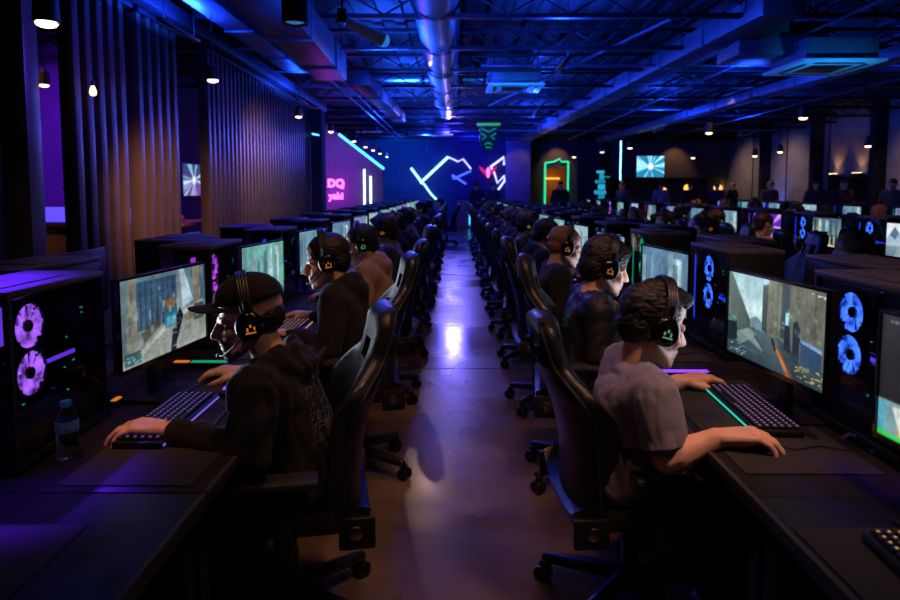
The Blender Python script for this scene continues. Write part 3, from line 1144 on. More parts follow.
def make_person(label, J, armr, arml, head_pitch=14, head_yaw=0, head_fwd=.055, head_up=.115, hs=1.04, top='hoodie', topm=None, hair='short', hairm=None,
                skin=None, cap=False, beard=False, voxel=.009, cvox=.012, amp=.006, seed=1, legm=None, eyes=False, hood=True, group=None,
                hsc=1.0, hd=((0, 1, 0), (0, 1, 0)), curl=((18, 30, 22), (14, 30, 25)), hup=((0, 0, 1), (0, 0, 1))):
    """armr, arml = (elbow, wrist) in the person's own space, facing +y"""
    topm, hairm, skin, legm = topm or M_fabric_black, hairm or M_hair, skin or M_skin, legm or M_denim
    root = thing('person', label, 'person', group=group)
    nk = Vector(J['neck'])
    hc = nk + Vector((0, head_fwd, head_up))
    MH = Matrix.Translation(hc) @ Matrix.Rotation(R(head_yaw), 4, 'Z') @ Matrix.Rotation(R(-head_pitch), 4, 'X') @ Matrix.Scale(hs, 4)
    L = lambda k, *r: tuple(J[k]) + r
    b = MB()
    head_lumps(b, MH)
    nb = MH @ Vector((0, -.028, -.055))
    b.hull([tuple(nb) + (.050,), (nk.x, nk.y - .012, nk.z - .01, .056)], 3)
    b.hull([(nk.x, nk.y - .02, nk.z - .03, .06, .05, .03), L('shr', .05), L('shl', .05)])
    b.hull([L('shr', .05), L('shl', .05), L('chest', .145, .095, .09)])
    b.hull([L('chest', .14, .095, .09), L('waist', .13, .09, .08)])
    b.hull([L('waist', .13, .09, .08), L('pel', .145, .10, .08)])
    for sd, (el, wr) in (('r', armr), ('l', arml)):
        el, wr = Vector(el), Vector(wr)
        sh = Vector(J['sh' + sd])
        b.chain([tuple(sh) + (.052,), tuple(sh.lerp(el, .4)) + (.052,), tuple(el) + (.045,)])
        b.chain([tuple(el) + (.045,), tuple(el.lerp(wr, .25)) + (.048,), tuple(el.lerp(wr, .72)) + (.035,), tuple(wr) + (.0275 * hsc,)])
        i = 0 if sd == 'r' else 1
        hand(b, wr + (wr - el).normalized() * .012, hd[i], hup[i], 1 if sd == 'r' else -1, curl[i], sc=hsc)
        b.chain([L('hip' + sd, .078), L('kne' + sd, .05)])
        b.chain([L('kne' + sd, .05), L('ank' + sd, .036)])
        b.hull([L('ank' + sd, .036), L('toe' + sd, .03), tuple(Vector(J['ank' + sd]) + Vector((0, -.04, -.055))) + (.028,)])
    me = fused(b, voxel, .5, 2 if voxel < .006 else 1, 'body')
    body = obj('body', me, skin, root)
    # upper garment
    g = MB()
    g.hull([L('pel', .178, .130, .075), L('waist', .165, .122, .09)], 3)
    g.hull([L('waist', .165, .122, .09), L('chest', .178, .122, .10)], 3)
    g.hull([L('chest', .178, .122, .10), L('shr', .068), L('shl', .068)], 3)
    g.hull([L('shr', .066), L('shl', .066), (nk.x, nk.y - .022, nk.z - .022, .070, .064, .030)], 3)
    for sd, (el, wr) in (('r', armr), ('l', arml)):
        el, wr = Vector(el), Vector(wr)
        sh = Vector(J['sh' + sd])
        if top == 'tee':
            mid = sh.lerp(el, .80)
            g.chain([tuple(sh) + (.073,), tuple(sh.lerp(el, .35)) + (.072,), tuple(mid) + (.068,), tuple(sh.lerp(el, .9)) + (.066,)])
        else:
            g.chain([tuple(sh) + (.074,), tuple(sh.lerp(el, .5)) + (.071,), tuple(el) + (.062,)], 3)
            g.chain([tuple(el) + (.062,), tuple(el.lerp(wr, .5)) + (.053,), tuple(el.lerp(wr, .88)) + (.040,), tuple(el.lerp(wr, .97)) + (.034,)], 3)
    if top == 'hoodie' and hood:
        pts = []
        for i in range(13):
            a = R(-200 + 220 * i / 12)
            pts.append((nk.x + .085 * math.cos(a), nk.y - .025 + .085 * math.sin(a) + (.02 if math.sin(a) < 0 else 0), nk.z + .010 - .018 * math.sin(a)))
        g.chain([p + (.034 if 2 < i < 10 else .026,) for i, p in enumerate(pts)])
        g.hull([(nk.x, nk.y - .115, nk.z - .02, .085, .045, .04), (nk.x, nk.y - .125, nk.z - .10, .055, .03, .04), (nk.x + .08, nk.y - .07, nk.z, .035), (nk.x - .08, nk.y - .07, nk.z, .035)])
    gm = fused(g, cvox, .6, 5, 'hoodie' if top == 'hoodie' else top)
    wrinkle(gm, amp, 17 if top == 'tee' else 11, seed)
    if top == 'tee':
        gb = bmesh.new()
        gb.from_mesh(gm)
        for sd, (el, wr) in (('r', armr), ('l', arml)):
            sh, el = Vector(J['sh' + sd]), Vector(el)
            dr = (el - sh).normalized()
            mid = sh.lerp(el, .80)
            near = [f for f in gb.faces if (f.calc_center_median() - mid).length < .14 and f.calc_center_median().x * (1 if sd == 'r' else -1) > .1]
            ge = list({e for f in near for e in f.edges}) + list({v for f in near for v in f.verts}) + near
            bmesh.ops.bisect_plane(gb, geom=ge, plane_co=mid, plane_no=dr, clear_outer=True)
        gb.to_mesh(gm)
        gb.free()
        gm.polygons.foreach_set('use_smooth', [True] * len(gm.polygons))
    garment = obj({'hoodie': 'hoodie', 'tee': 't_shirt', 'jacket': 'jacket'}[top], gm, topm, root)
    # trousers and shoes
    q = MB()
    q.hull([L('pel', .168, .118, .07), L('hipr', .09), L('hipl', .09)])
    for sd in 'rl':
        q.chain([L('hip' + sd, .092), L('kne' + sd, .068), L('ank' + sd, .052)])
    qm = fused(q, max(cvox, .012), .5, 4, 'trousers')
    wrinkle(qm, amp, 9, seed + 5)
    obj('trousers', qm, legm, root)
    for sd in 'rl':
        a, tt = Vector(J['ank' + sd]), Vector(J['toe' + sd])
        z0 = tt.z - .035
        s = MB()
        s.hull([(a.x, a.y - .03, z0 + .045, .038), (a.x, a.y, z0 + .075, .040), (tt.x, tt.y, z0 + .045, .040, .04, .028)])
        sh_ = s.build('shoe', M_shoe, root, smooth=180)
        MB().hull([(a.x, a.y - .035, z0 + .013, .040, .040, .013), (tt.x, tt.y, z0 + .013, .045, .048, .013)]).build('sole', M_rubber, sh_, smooth=60)
    # hair
    if cap:
        h = MB()
        h.hull([(0, -.054, .0, .0715, .060, .060)], 3, MH)
        hm = fused(h, .004, .5, 1, 'hair')
        obj('hair', hm, hairm, root)
        cap_parts(MH, root, M_fabric_black)
    else:
        h = MB()
        for e in HAIRS[hair]:
            h.hull(e, 3, MH)
        hm = fused(h, .005 if voxel < .008 else .008, .5, 2, 'hair')
        wrinkle(hm, .006 if hair in ('full', 'long', 'quiff') else .003, 45, seed, (1, .4, 1))
        obj('hair', hm, hairm, root)
    if beard:
        h = MB()
        h.hull([(.0515, -.002, -.047, .0152), (-.0515, -.002, -.047, .0152), (.048, .005, -.062, .0158), (-.048, .005, -.062, .0158), (.0365, .046, -.0895, .0163), (-.0365, .046, -.0895, .0163), (0, .0735, -.1072, .0210, .0165, .0152)], 2, MH)
        h.hull([(.030, .074, -.078, .008), (.026, .070, -.098, .012), (0, .082, -.097, .010)], 2, MH)
        h.hull([(-.030, .074, -.078, .008), (-.026, .070, -.098, .012), (0, .082, -.097, .010)], 2, MH)
        for s in (-1, 1):
            h.hull([(s * .005, .0905, -.051, .0055), (s * .026, .080, -.058, .007), (s * .032, .075, -.075, .008)], 2, MH)
        obj('beard', fused(h, .0035, .5, 1, 'beard'), M_beard, root)
    if eyes:
        for s in (-1, 1):
            e = MB().ball(MH @ Vector((s * .031, .0552, -.003)), .0122 * hs, 14).build('eye', M_eye, root)
            MB().ball(MH @ Vector((s * .031, .0638, -.005)), .0052 * hs, 10).build('iris', M_iris, e)
            MB().hull([(s * .017, .0815, .020, .003), (s * .034, .0755, .024, .0035), (s * .049, .063, .020, .003)], 1, MH).build('eyebrow', hairm, root)
            MB().hull([(s * .021, .0655, .004, .004), (s * .031, .0670, .0065, .0045), (s * .042, .060, .004, .004)], 1, MH).build('eyelid', skin, root)
    return root, MH


def local(root_loc, rz):
    M = (Matrix.Translation(root_loc) @ Matrix.Rotation(rz, 4, 'Z')).inverted()
    return lambda *p: M @ Vector(p)


HEADSET = make_headset()
HEADSETS = []


def wear(root, MH, label, logo=None, lift=.010):
    h = dup(HEADSET, label, (0, 0, 0), 0)
    bpy.context.view_layer.update()
    rm = Matrix.Translation(root.location) @ Matrix.Rotation(root.rotation_euler.z, 4, 'Z')
    h.matrix_world = rm @ MH @ Matrix.Translation((0, 0, lift))
    HEADSETS.append(h)
    paint(h, 'logo', logo or G_logo)
    return h

# ================================================================== the room
CEIL = 3.75
floor_m = mat('polished_concrete', '#5e4d40', .2, var=.55, scale=2.2, bump=.04, bscale=9, spec=.45)
# patchy gloss on the trowelled floor
_nt = floor_m.node_tree
_b = _nt.nodes['Principled BSDF']
_tc = _nt.nodes.new('ShaderNodeTexCoord')
_n = _nt.nodes.new('ShaderNodeTexNoise')
_n.inputs['Scale'].default_value = .9
_n.inputs['Detail'].default_value = 8
_n.inputs['Distortion'].default_value = 1.2
_mr = _nt.nodes.new('ShaderNodeMapRange')
_mr.inputs['From Min'].default_value = .3
_mr.inputs['From Max'].default_value = .7
_mr.inputs['To Min'].default_value = .16
_mr.inputs['To Max'].default_value = .42
_nt.links.new(_tc.outputs['Object'], _n.inputs['Vector'])
_nt.links.new(_n.outputs['Fac'], _mr.inputs['Value'])
_nt.links.new(_mr.outputs[0], _b.inputs['Roughness'])

struct('floor', MB().box((2, 13, -.05), (20, 32, .1)), floor_m)
jm = MB()
for y in (5.2, 10.4, 15.6, 20.8):
    jm.box((2, y, .0008), (18, .012, .0016))
jm.box((4.3, 13, .0008), (.012, 31, .0016))
struct('trim_1', jm, M_dark)                                   # saw-cut joints in the slab
ce = MB().box((2, 13, CEIL + .1), (20, 32, .1))
for i in range(62):
    ce.box((-7.8 + i * .32, 13, CEIL + .03), (.14, 32, .05))
struct('ceiling', ce, M_ceil)
struct('wall_right', MB().box((11.1, 13, CEIL / 2), (.2, 32, CEIL)), M_wallg)
for i in range(9):
    pass
rp = MB()
for y in np.arange(9.5, 27, 2.45):
    rp.box((10.985, y, 1.85), (.02, .03, 3.7))
struct('trim_2', rp, M_dark)
struct('wall_left', MB().box((-7.6, 4, CEIL / 2), (.2, 14, CEIL)), M_wallp)
struct('wall_left', MB().box((-6.5, 10.6, CEIL / 2), (2.4, .2, CEIL)), M_wallp)
struct('wall_left', MB().box((-5.4, 15.2, CEIL / 2), (.2, 9, CEIL)), M_walld)
struct('wall_rear', MB().box((2, -2.6, CEIL / 2), (20, .2, CEIL)), M_walld)
struct('wall_back', MB().box((-1.7, 26.3, CEIL / 2), (7.5, .2, CEIL)), M_walld)
struct('wall_back', MB().box((2.5, 26.1, CEIL / 2), (.95, .6, CEIL)), M_wallg)
wb = MB()
wb.box((3.3, 26.9, CEIL / 2), (.7, .2, CEIL)).box((4.15, 26.9, 3.05), (1.0, .2, 1.4)).box((5.5, 26.9, CEIL / 2), (1.75, .2, CEIL))
struct('wall_back', wb, M_wallt)
struct('wall_back', MB().box((5.35, 26.3, CEIL / 2), (.9, .4, CEIL)), M_walld)
struct('wall_back', MB().box((8.7, 26.5, 2.85), (4.8, .3, 1.8)), M_wallt)
struct('wall_back', MB().box((8.7, 28.6, 1.1), (4.8, .2, 2.2)).box((8.7, 27.6, 2.05), (4.8, 2.0, .1)), M_walld)
struct('wall_back', MB().box((4.15, 28.5, 1.3), (1.4, .1, 2.6)), mat('lobby_amber', '#b3793a', .7))
# sloping plum partition with the neon sign
pp = MB()
Mw = Matrix.Translation((0, 19.12, 0)) @ Matrix.Rotation(R(90), 4, 'X')
pp.prism([(-5.3, 0), (-2.1, 0), (-2.1, 2.12), (-3.38, 3.10), (-3.9, 3.45), (-5.3, 3.45)], .16, Mw)
struct('partition', pp, M_wallp)
t = thing('sloping_led_strip', 'long ice blue light strip running down the sloping edge of the plum partition', 'led strip', (0, 19.0, 0))
MB().tube([(-3.36, -.06, 3.06), (-2.06, -.06, 2.06)], .035, 8).build('tube_light', G_ledblue, t)
MB().box((-2.71, -.02, 2.575), (1.66, .04, .05), rot=Matrix.Rotation(math.atan2(1.0, 1.3), 4, 'Y')).build('mounting_channel', M_metal, t)
struct('column_3', MB().box((-2.95, 14.1, 1.58), (.24, .4, 3.16)), M_walld)
t = thing('accent_light', 'short tilted blue light bar high on the end pilaster', 'light', (-2.95, 13.86, 2.62))
MB().box((0, .015, 0), (.16, .03, .05), .004, rot=Matrix.Rotation(R(12), 4, 'Y')).build('housing', M_metal, t)
MB().box((0, -.006, 0), (.15, .012, .03), .002, rot=Matrix.Rotation(R(12), 4, 'Y')).build('diffuser', G_ledblue, t)

# light columns beside the partition
for i, (x, h) in enumerate(((-2.62, 1.0), (-2.44, .8))):
    t = thing('light_column', ['taller', 'shorter'][i] + ' white glowing tube standing against the right end of the plum partition', 'light', (x, 18.85, 0))
    MB().cyl((0, 0, 1.0), (0, 0, 1.05 + h), .03, seg=14).build('glow_tube', G_hotwhite, t)
    MB().cyl((0, 0, 0), (0, 0, 1.0), .03, seg=14).build('post', M_metal, t)
    MB().cyl((0, 0, 0), (0, 0, .02), .10, seg=20).build('foot', M_metal, t)


def text_mesh(txt, size, thick, bevel):
    c = bpy.data.curves.new('t', 'FONT')
    c.body = txt
    c.size = size
    c.extrude = thick
    c.bevel_depth = bevel
    c.align_x = 'CENTER'
    c.fill_mode = 'NONE' if bevel else 'BOTH'
    o = bpy.data.objects.new('t', c)
    COL.objects.link(o)
    dg = bpy.context.evaluated_depsgraph_get()
    me = bpy.data.meshes.new_from_object(o.evaluated_get(dg))
    bpy.data.objects.remove(o)
    return me


sg = thing('neon_sign', 'pink neon sign with two round letters above a scrawled word on the plum partition', 'neon sign', (-3.46, 18.93, 1.52))
up = Matrix.Rotation(R(90), 4, 'X')
for txt, z, size, b in (('DQ', .02, .31, .018), ('yaki', -.33, .27, .011)):
    me = text_mesh(txt, size, 0, b)
    me.transform(up)
    o = obj('neon_lettering', me, G_neonpink, sg)
    o.location = (0, 0, z)
bk = MB()
for x, z in ((-.18, .3), (.18, .3), (-.15, -.2), (.15, -.2)):
    bk.cyl((x, -.01, z), (x, .09, z), .008, seg=8)
bk.build('standoff', M_metal, sg)

# ------------------------------------------------------------------ slatted screen on the left
def slat_run(label, y0, y1, pitch, w=.075, d=.13):
    t = thing('slat_screen', label, 'screen', (-3.13, (y0 + y1) / 2, 0))
    ym = (y0 + y1) / 2
    n = int((y1 - y0) / pitch) + 1
    m = MB()
    for i in range(n):
        y = y0 + i * pitch - ym
        m.box((0, y, 1.58), (d, w, 3.16), .006)
    m.build('slats', M_slat, t)
    bd = MB().box((-.075, .02, 1.58), (.02, y1 - y0 - .04, 3.16))
    bd.build('backing_panel', M_slatback, t)
    r = MB().box((-.02, 0, 3.18), (.24, y1 - y0 + .16, .05), .005)
    r.box((-.02, 0, .02), (.24, y1 - y0 + .16, .04), .005)
    r.build('rail', M_metal, t)
    return t


slat_run('short run of five wide vertical bronze slats nearest the camera', 5.34, 6.16, .185, .09)
slat_run('short run of bronze slats catching amber light, before the gap with the television', 6.42, 7.25, .2, .08)
slat_run('long run of narrow vertical bronze slats reaching towards the back of the room', 8.2, 13.85, .165, .08)
for i, (x, y, wd) in enumerate(((-3.8, 5.3, .2), (-3.15, 4.74, .16))):
    struct('column_%d' % (i + 1), MB().box((x, y, 1.88), (.2, wd, 3.75), .008).box((x, y + wd * .75, 1.88), (.12, .05, 3.75), .004), M_slat)
struct('trim_3', MB().box((-3.05, 9.2, 3.30), (.28, 11.4, .16), .01), M_beam)   # beam along the top of the slats

# ------------------------------------------------------------------ lounge behind the slats
t = thing('reception_counter', 'wood fronted reception counter behind the slatted columns', 'counter', (-5.5, 8.6, 0))
MB().box((0, 0, .48), (2.6, .6, .96), .01).build('counter_front', M_wood, t)
MB().box((0, 0, .985), (2.7, .72, .05), .01).build('counter_top', M_dark, t)
t = thing('glowing_cabinet', 'violet glowing panel set behind the reception counter', 'light panel', (-5.8, 9.6, 0))
MB().box((0, .03, .6), (2.9, .2, 1.2), .01).build('cabinet', M_dark, t)
MB().box((0, -.08, 1.06), (2.8, .02, .28), .004).build('glow_panel', G_counter, t)
t = thing('potted_fern', 'dark leafy plant on top of the glowing back bar', 'plant', (-5.62, 9.6, 1.2))
MB().lathe([(.0, 0), (.07, 0), (.10, .14), (.09, .14), (.06, .02), (0, .02)], seg=18).build('pot', M_metal, t)
lf = MB()
for i in range(26):
    a = rnd.random() * 6.28
    l = .12 + rnd.random() * .14
    b = [Vector((math.cos(a) * l * q, math.sin(a) * l * q, .12 + .22 * math.sin(q * 1.9) * (.6 + rnd.random() * .2))) for q in (0, .3, .6, .85, 1)]
    lf.tube(b, [.006, .018, .02, .014, .003], 5)
lf.build('foliage', mat('fern_green', '#16301c', .6), t)
tvb = s_burst(120, 90, c0='#eaffff', c1='#48c0cc', c2='#0e3a48', seed=12)
t = thing('wall_television', 'television showing a cyan starburst on the lounge wall seen through the slat gap', 'television', (-5.27, 13.15, 1.65), -R(90))
MB().box((0, -.03, 0), (1.12, .05, .68), .008).build('housing', M_black, t)
obj('screen', screen_mesh('tv_lounge', tvb, 1.06, .62), None, t)
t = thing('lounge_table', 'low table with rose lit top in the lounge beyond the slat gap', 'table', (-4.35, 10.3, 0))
MB().box((0, 0, .93), (.7, 1.5, .04), .008).build('table_top', mat('rose_lit_top', '#b5606a', .5), t)  # pink light on the table is put into the top's colour
for sx in (-.28, .28):
    for sy in (-.65, .65):
        MB().box((sx, sy, .455), (.05, .05, .91)).build('leg', M_metal, t)
t = thing('folded_towel', 'crumpled pink cloth lying on the lounge table', 'cloth', (-4.4, 10.3, .95))
MB().hull([(0, -.16, .02, .06, .07, .02), (.02, 0, .06, .07, .08, .05), (-.02, .16, .02, .06, .09, .02)], 3).build('towel', mat('pink_cloth', '#c97a7e', .9), t)

# ------------------------------------------------------------------ ceiling works
def joist(y, z=3.42):
    t = MB()
    t.box((2, y, z + .22), (19.6, .08, .05)).box((2, y, z - .02), (19.6, .08, .05))
    n = 56
    for i in range(n):
        x0 = -7.8 + 19.6 * i / n
        x1 = x0 + 19.6 / n
        a, b = ((x0, y, z), (x1, y, z + .2)) if i % 2 == 0 else ((x0, y, z + .2), (x1, y, z))
        t.cyl(a, b, .012, seg=6, caps=False)
    return t


for i, y in enumerate(np.arange(4.2, 26, 1.65)):
    struct('ceiling_beam_%d' % (i + 1), joist(float(y)), M_beam)
d = MB()
dx, dz = -.22, 3.62
prof = []
yy = 3.0
L = 14.6
n = 210
for i in range(n + 1):
    z = L * i / n
    r = .275 + (.006 if i % 2 else 0)
    prof.append((r, z))
d.lathe([(.0, 0)] + prof + [(0, L)], M=Matrix.Translation((dx, 3.0, dz)) @ Matrix.Rotation(R(-90), 4, 'X'), seg=32)
t = thing('spiral_duct', 'large shiny spiral air duct running overhead along the aisle', 'duct')
d.build('duct_tube', M_steelduct, t, smooth=25)
dc = MB()
for y in np.arange(5.5, 17, 1.9):
    dc.lathe([(.285, -.03), (.296, -.03), (.296, .03), (.285, .03), (.285, -.03)], M=Matrix.Translation((dx, float(y), dz)) @ Matrix.Rotation(R(-90), 4, 'X'), seg=32)
dc.build('duct_collar', M_metal, t)


def round_duct(label, p0, p1, r, m=None):
    p0, p1 = Vector(p0), Vector(p1)
    t = thing('branch_duct', label, 'duct', tuple(p0))
    q = Vector((0, 0, 1)).rotation_difference((p1 - p0).normalized()).to_matrix().to_4x4()
    L = (p1 - p0).length
    n = max(8, int(L / .06))
    MB().lathe([(0, 0)] + [(r + (.004 if i % 2 else 0), L * i / n) for i in range(n + 1)] + [(0, L)], M=q, seg=22).build('duct_tube', m or M_steelduct, t, smooth=25)
    c = MB()
    for s in (.12, .88):
        c.lathe([(r, L * s - .03), (r + .012, L * s - .03), (r + .012, L * s + .03), (r, L * s + .03), (r, L * s - .03)], M=q, seg=22)
    c.build('duct_collar', M_metal, t)
    return t


a, b = at(359, 79, Y=13.3), at(432, 79, Y=13.3)
round_duct('thin round duct joining the big spiral duct from the left', a, b, .10)
a, b = at(458, 79, Y=13.3), at(488, 79, Y=13.3)
round_duct('short round duct linking the big spiral duct to the ceiling cassette', a, b, .10)
a, b = at(357, 132, Y=22), at(396, 132, Y=22)
round_duct('round duct glowing blue far left below the rear ceiling', a, b, .11)
a, b = at(403, 132, Y=22), at(438, 132, Y=22)
round_duct('round duct glowing blue at the rear, just left of the far junction box', a, b, .11)


def box_duct(label, p0, p1, w, h, m=None):
    p0, p1 = Vector(p0), Vector(p1)
    t = thing('rectangular_duct', label, 'duct', tuple(p0))
    dv = p1 - p0
    L = dv.length
    ang = math.atan2(-dv.x, dv.y)
    t.rotation_euler = (math.asin(dv.z / L), 0, ang)
    MB().box((0, L / 2, 0), (w, L, h), .01).build('duct_body', m or M_duct2, t)
    for i in range(int(L / 1.5) + 1):
        y = min(L - .02, .02 + i * 1.5)
        MB().box((0, y, 0), (w + .04, .03, h + .04), .004).build('flange', m or M_duct2, t)
    s = MB()
    for i in range(int(L / 3) + 1):
        for sx in (-1, 1):
            s.cyl((sx * (w / 2 + .01), min(L - .1, .4 + 3 * i), 0), (sx * (w / 2 + .01), min(L - .1, .4 + 3 * i), CEIL - p0.z), .006, seg=6)
    s.build('hanger_rod', M_metal, t)
    return t


box_duct('square grey duct with a grille, hanging left of the spiral duct', (-1.62, 5.2, 3.15), (-1.72, 9.2, 3.15), .42, .36)
box_duct('slim rectangular duct far left beside the slat screen top', (-2.45, 6.0, 3.36), (-2.45, 10.0, 3.36), .30, .22)
box_duct('long rectangular duct running to the rear on the right of the cassettes', (3.45, 7.0, 3.42), (2.55, 25.5, 3.42), .42, .26)
box_duct('long slim beam duct along the far right of the ceiling', (5.95, 6.5, 3.25), (5.3, 24, 3.25), .30, .16)
box_duct('narrow duct stub past the square duct, left of the aisle', (-1.55, 10.6, 3.25), (-1.35, 16, 3.2), .28, .2)


def pipes():
    specs = [('straight conduit pipe running over the left desks', (-2.1, 4.5, 3.3), (-2.1, 24, 3.3), .018),
             ('thin conduit pipe next to the left desk conduit', (-1.95, 4.5, 3.34), (-1.95, 24, 3.34), .012),
             ('steep sprinkler pipe slanting across the ceiling right of the spiral duct', (2.6, 8.0, 3.5), (.75, 14.5, 3.3), .022),
             ('sprinkler pipe running above the right desks', (4.3, 6, 3.36), (4.3, 25, 3.36), .02),
             ('conduit pipe beside the far right beam duct', (7.4, 7, 3.3), (7.4, 25, 3.3), .02),
             ('cross pipe near the ceiling in front of the cassette', (.4, 10.2, 3.36), (9.5, 10.2, 3.36), .018),
             ('cross pipe beyond the cassette', (-2.8, 15.2, 3.3), (9.5, 15.2, 3.3), .02),
             ('rear cross pipe before the back wall', (-2.8, 20.5, 3.3), (10, 20.5, 3.3), .025),
             ('cross pipe over the left desks', (-2.9, 8.6, 3.28), (-.6, 8.6, 3.28), .016)]
    for lb, a, b, r in specs:
        a, b = Vector(a), Vector(b)
        t = thing('ceiling_pipe', lb, 'pipe', tuple(a))
        MB().cyl((0, 0, 0), b - a, r, seg=10).build('pipe_run', M_duct2, t)
        c = MB()
        L = (b - a).length
        k = 0
        while k * 2.4 < L:
            p = (b - a).normalized() * (k * 2.4 + .2)
            c.cyl(p, (p.x, p.y, CEIL - a.z), .005, seg=6)
            k += 1
        c.build('hanger_rod', M_metal, t)


pipes()


def cassette(label, p, w, dp, hbox, boxoff):
    """ceiling air conditioner: box above, bright square face below"""
    t = thing('air_conditioner', label, 'air conditioner', tuple(p))
    MB().box((0, 0, .15), (w, dp, .26), .012).build('casing', M_duct2, t)
    f = MB().box((0, 0, .005), (w + .14, dp + .14, .035), .008)
    f.build('face_panel', M_white, t)
    g = MB().box((0, 0, -.016), (w * .55, dp * .55, .008), .002)
    for sx, sy, a, b in ((0, 1, w * .7, .05), (0, -1, w * .7, .05), (1, 0, .05, dp * .7), (-1, 0, .05, dp * .7)):
        g.box((sx * w * .43, sy * dp * .43, -.016), (a, b, .008), .002)
    g.build('louvre', M_metal, t)
    MB().box(boxoff, hbox, .01).build('duct_plenum', M_duct2, t)
    r = MB()
    for sx in (-1, 1):
        for sy in (-1, 1):
            r.cyl((sx * w * .45, sy * dp * .45, .2), (sx * w * .45, sy * dp * .45, CEIL - p[2]), .007, seg=6)
    r.build('hanger_rod', M_metal, t)


cassette('square ceiling air conditioner right of the spiral duct', (1.02, 11.4, 3.2), .80, .8, (.72, .6, .34), (-.08, .3, .40))
cassette('square ceiling air conditioner at the upper right of the room', (4.6, 8.35, 2.98), .86, .9, (1.1, .7, .40), (-.55, .2, .34))
t = thing('junction_box', 'grey junction box hanging at the rear beyond the end of the spiral duct', 'box', (-.42, 21.4, 3.34))
MB().box((0, 0, .1), (.5, .5, .36), .02).build('casing', M_steelduct, t)
MB().box((0, 0, -.10), (.7, .6, .05), .01).build('base_tray', M_steelduct, t)


def pendant(label, p, drop_to=CEIL, s=1.0, power=10, col='#ffd6a0', deep=False, m=None, spot=100):
    t = thing('pendant_lamp', label, 'lamp', tuple(p))
    MB().lathe([(.0, .17), (.025, .17), (.03, .15), (.055, .13), (.062, .0), (.056, .0), (.05, .11), (0, .12)] if not deep else
               [(.0, .30), (.05, .30), (.075, .27), (.08, .0), (.072, .0), (.066, .2), (0, .21)], seg=24, M=Matrix.Scale(s, 4)).build('shade', M_black, t)
    MB().ball((0, 0, -.004 * s), (.05 * s, .05 * s, .02 * s), 14).build('bulb', m or G_warm, t)
    MB().cyl((0, 0, .17 * s), (0, 0, drop_to - p[2]), .005, seg=6).build('suspension_rod', M_metal, t)
    if power:
        light('SPOT', 'pendant_glow', (p[0], p[1], p[2] - .03), power, col, (p[0], p[1], 0), .05, spot, .8)


LP = [(4.05, 2.47, 1.25), (6.8, 2.58, 1.1), (10.5, 2.62, 1.0), (13.2, 2.62, 1.0), (16.2, 2.65, 1.0), (18.3, 2.65, 1.0), (20.0, 2.66, 1.0), (21.8, 2.66, 1.0), (24.0, 2.66, 1.0)]
for i, (y, z, s) in enumerate(LP):
    pendant('warm pendant lamp over the left side, %s along the line beside the slat screen' % ORD[i], (-2.5, y, z), s=s, power=14 if i < 5 else 6)
RPN = [((803, 118), 10.8, 'warm pendant lamp hanging before the right wall, under the upper right air conditioner'), ((709, 133), 13.6, 'warm pendant lamp hanging between the right hand ceiling beams'),
       ((868, 146), 14.0, 'warm pendant lamp near the far right column'), ((780, 152), 18.0, 'warm pendant lamp in front of the right wall panels'), ((755, 156), 19.0, 'small warm pendant lamp left of the right wall panels'),
       ((693, 158), 21.0, 'small warm pendant lamp over the rear bulkhead'), ((630, 148), 19.0, 'small warm pendant lamp beside the hanging light tube'), ((602, 152), 20.0, 'blue white pendant lamp above the cyan totem'),
       ((574, 157), 23.0, 'small warm pendant lamp right of the green neon doorway')]
for (x, y), Y, lb in RPN:
    p = at(x, y, Y=Y)
    pendant(lb, p, s=1.25, power=16, m=G_hotwhite if 'blue' in lb else None, col='#ffcf98')
# lamps seen through the slats in the lounge
for (x, y), Y, lb in (((19, 96), 7.5, 'pendant lamp in the lounge left of the slatted columns'), ((44, 85), 7.2, 'pendant lamp in the lounge between the two slatted columns'),
                      ((207, 122), 9.4, 'pendant lamp hanging in the slat gap above the television')):
    pendant(lb, at(x, y, Y=Y), s=1.0, power=5)
t = thing('filament_bulb', 'bare filament bulb hanging in front of the nearest slat run', 'lamp', tuple(at(93, 91, Y=5.3)))
MB().lathe([(0, -.04), (.02, -.035), (.028, -.01), (.02, .02), (.012, .04), (0, .04)], seg=16).build('bulb', glow('filament', '#ffc27a', 5), t)
MB().cyl((0, 0, .04), (0, 0, .08), .014, seg=12).build('socket', M_black, t)
MB().cyl((0, 0, .08), (0, 0, CEIL - t.location.z), .003, seg=6).build('flex', M_black, t)

p = at(295, 24, Y=4.4)
t = thing('cylinder_downlight', 'black cylinder downlight with a blue glinting lens, upper left of the aisle', 'lamp', tuple(p))
MB().lathe([(.0, .26), (.085, .26), (.088, .25), (.088, .0), (.078, .0), (.074, .03), (0, .035)], seg=28).build('housing', M_black, t)
MB().ball((0, 0, .024), (.07, .07, .02), 20).build('lens', glow('lens_blue', '#3f8fd8', .5), t)
MB().cyl((0, 0, .26), (0, 0, CEIL - p.z), .012, seg=8).build('suspension_rod', M_metal, t)
p = at(346, 21, Y=5.0)
t = thing('track_spotlight', 'tilted cylindrical track spotlight shining blue between the square duct and spiral duct', 'lamp', tuple(p))
q = (at(385, 41, Y=5.15) - p)
MB().cyl((0, 0, 0), q * .95, .035, .055, seg=24, bev=.006).build('barrel', M_white, t)
MB().ball(q * .955, .052, 18).build('lens', glow('lens_sky', '#2f7ae0', .8), t)
MB().box((-.03, 0, .04), (.07, .05, .10), .008).build('bracket', M_black, t)
MB().cyl((-.03, 0, .08), (-.03, 0, CEIL - p.z), .012, seg=8).build('suspension_rod', M_metal, t)

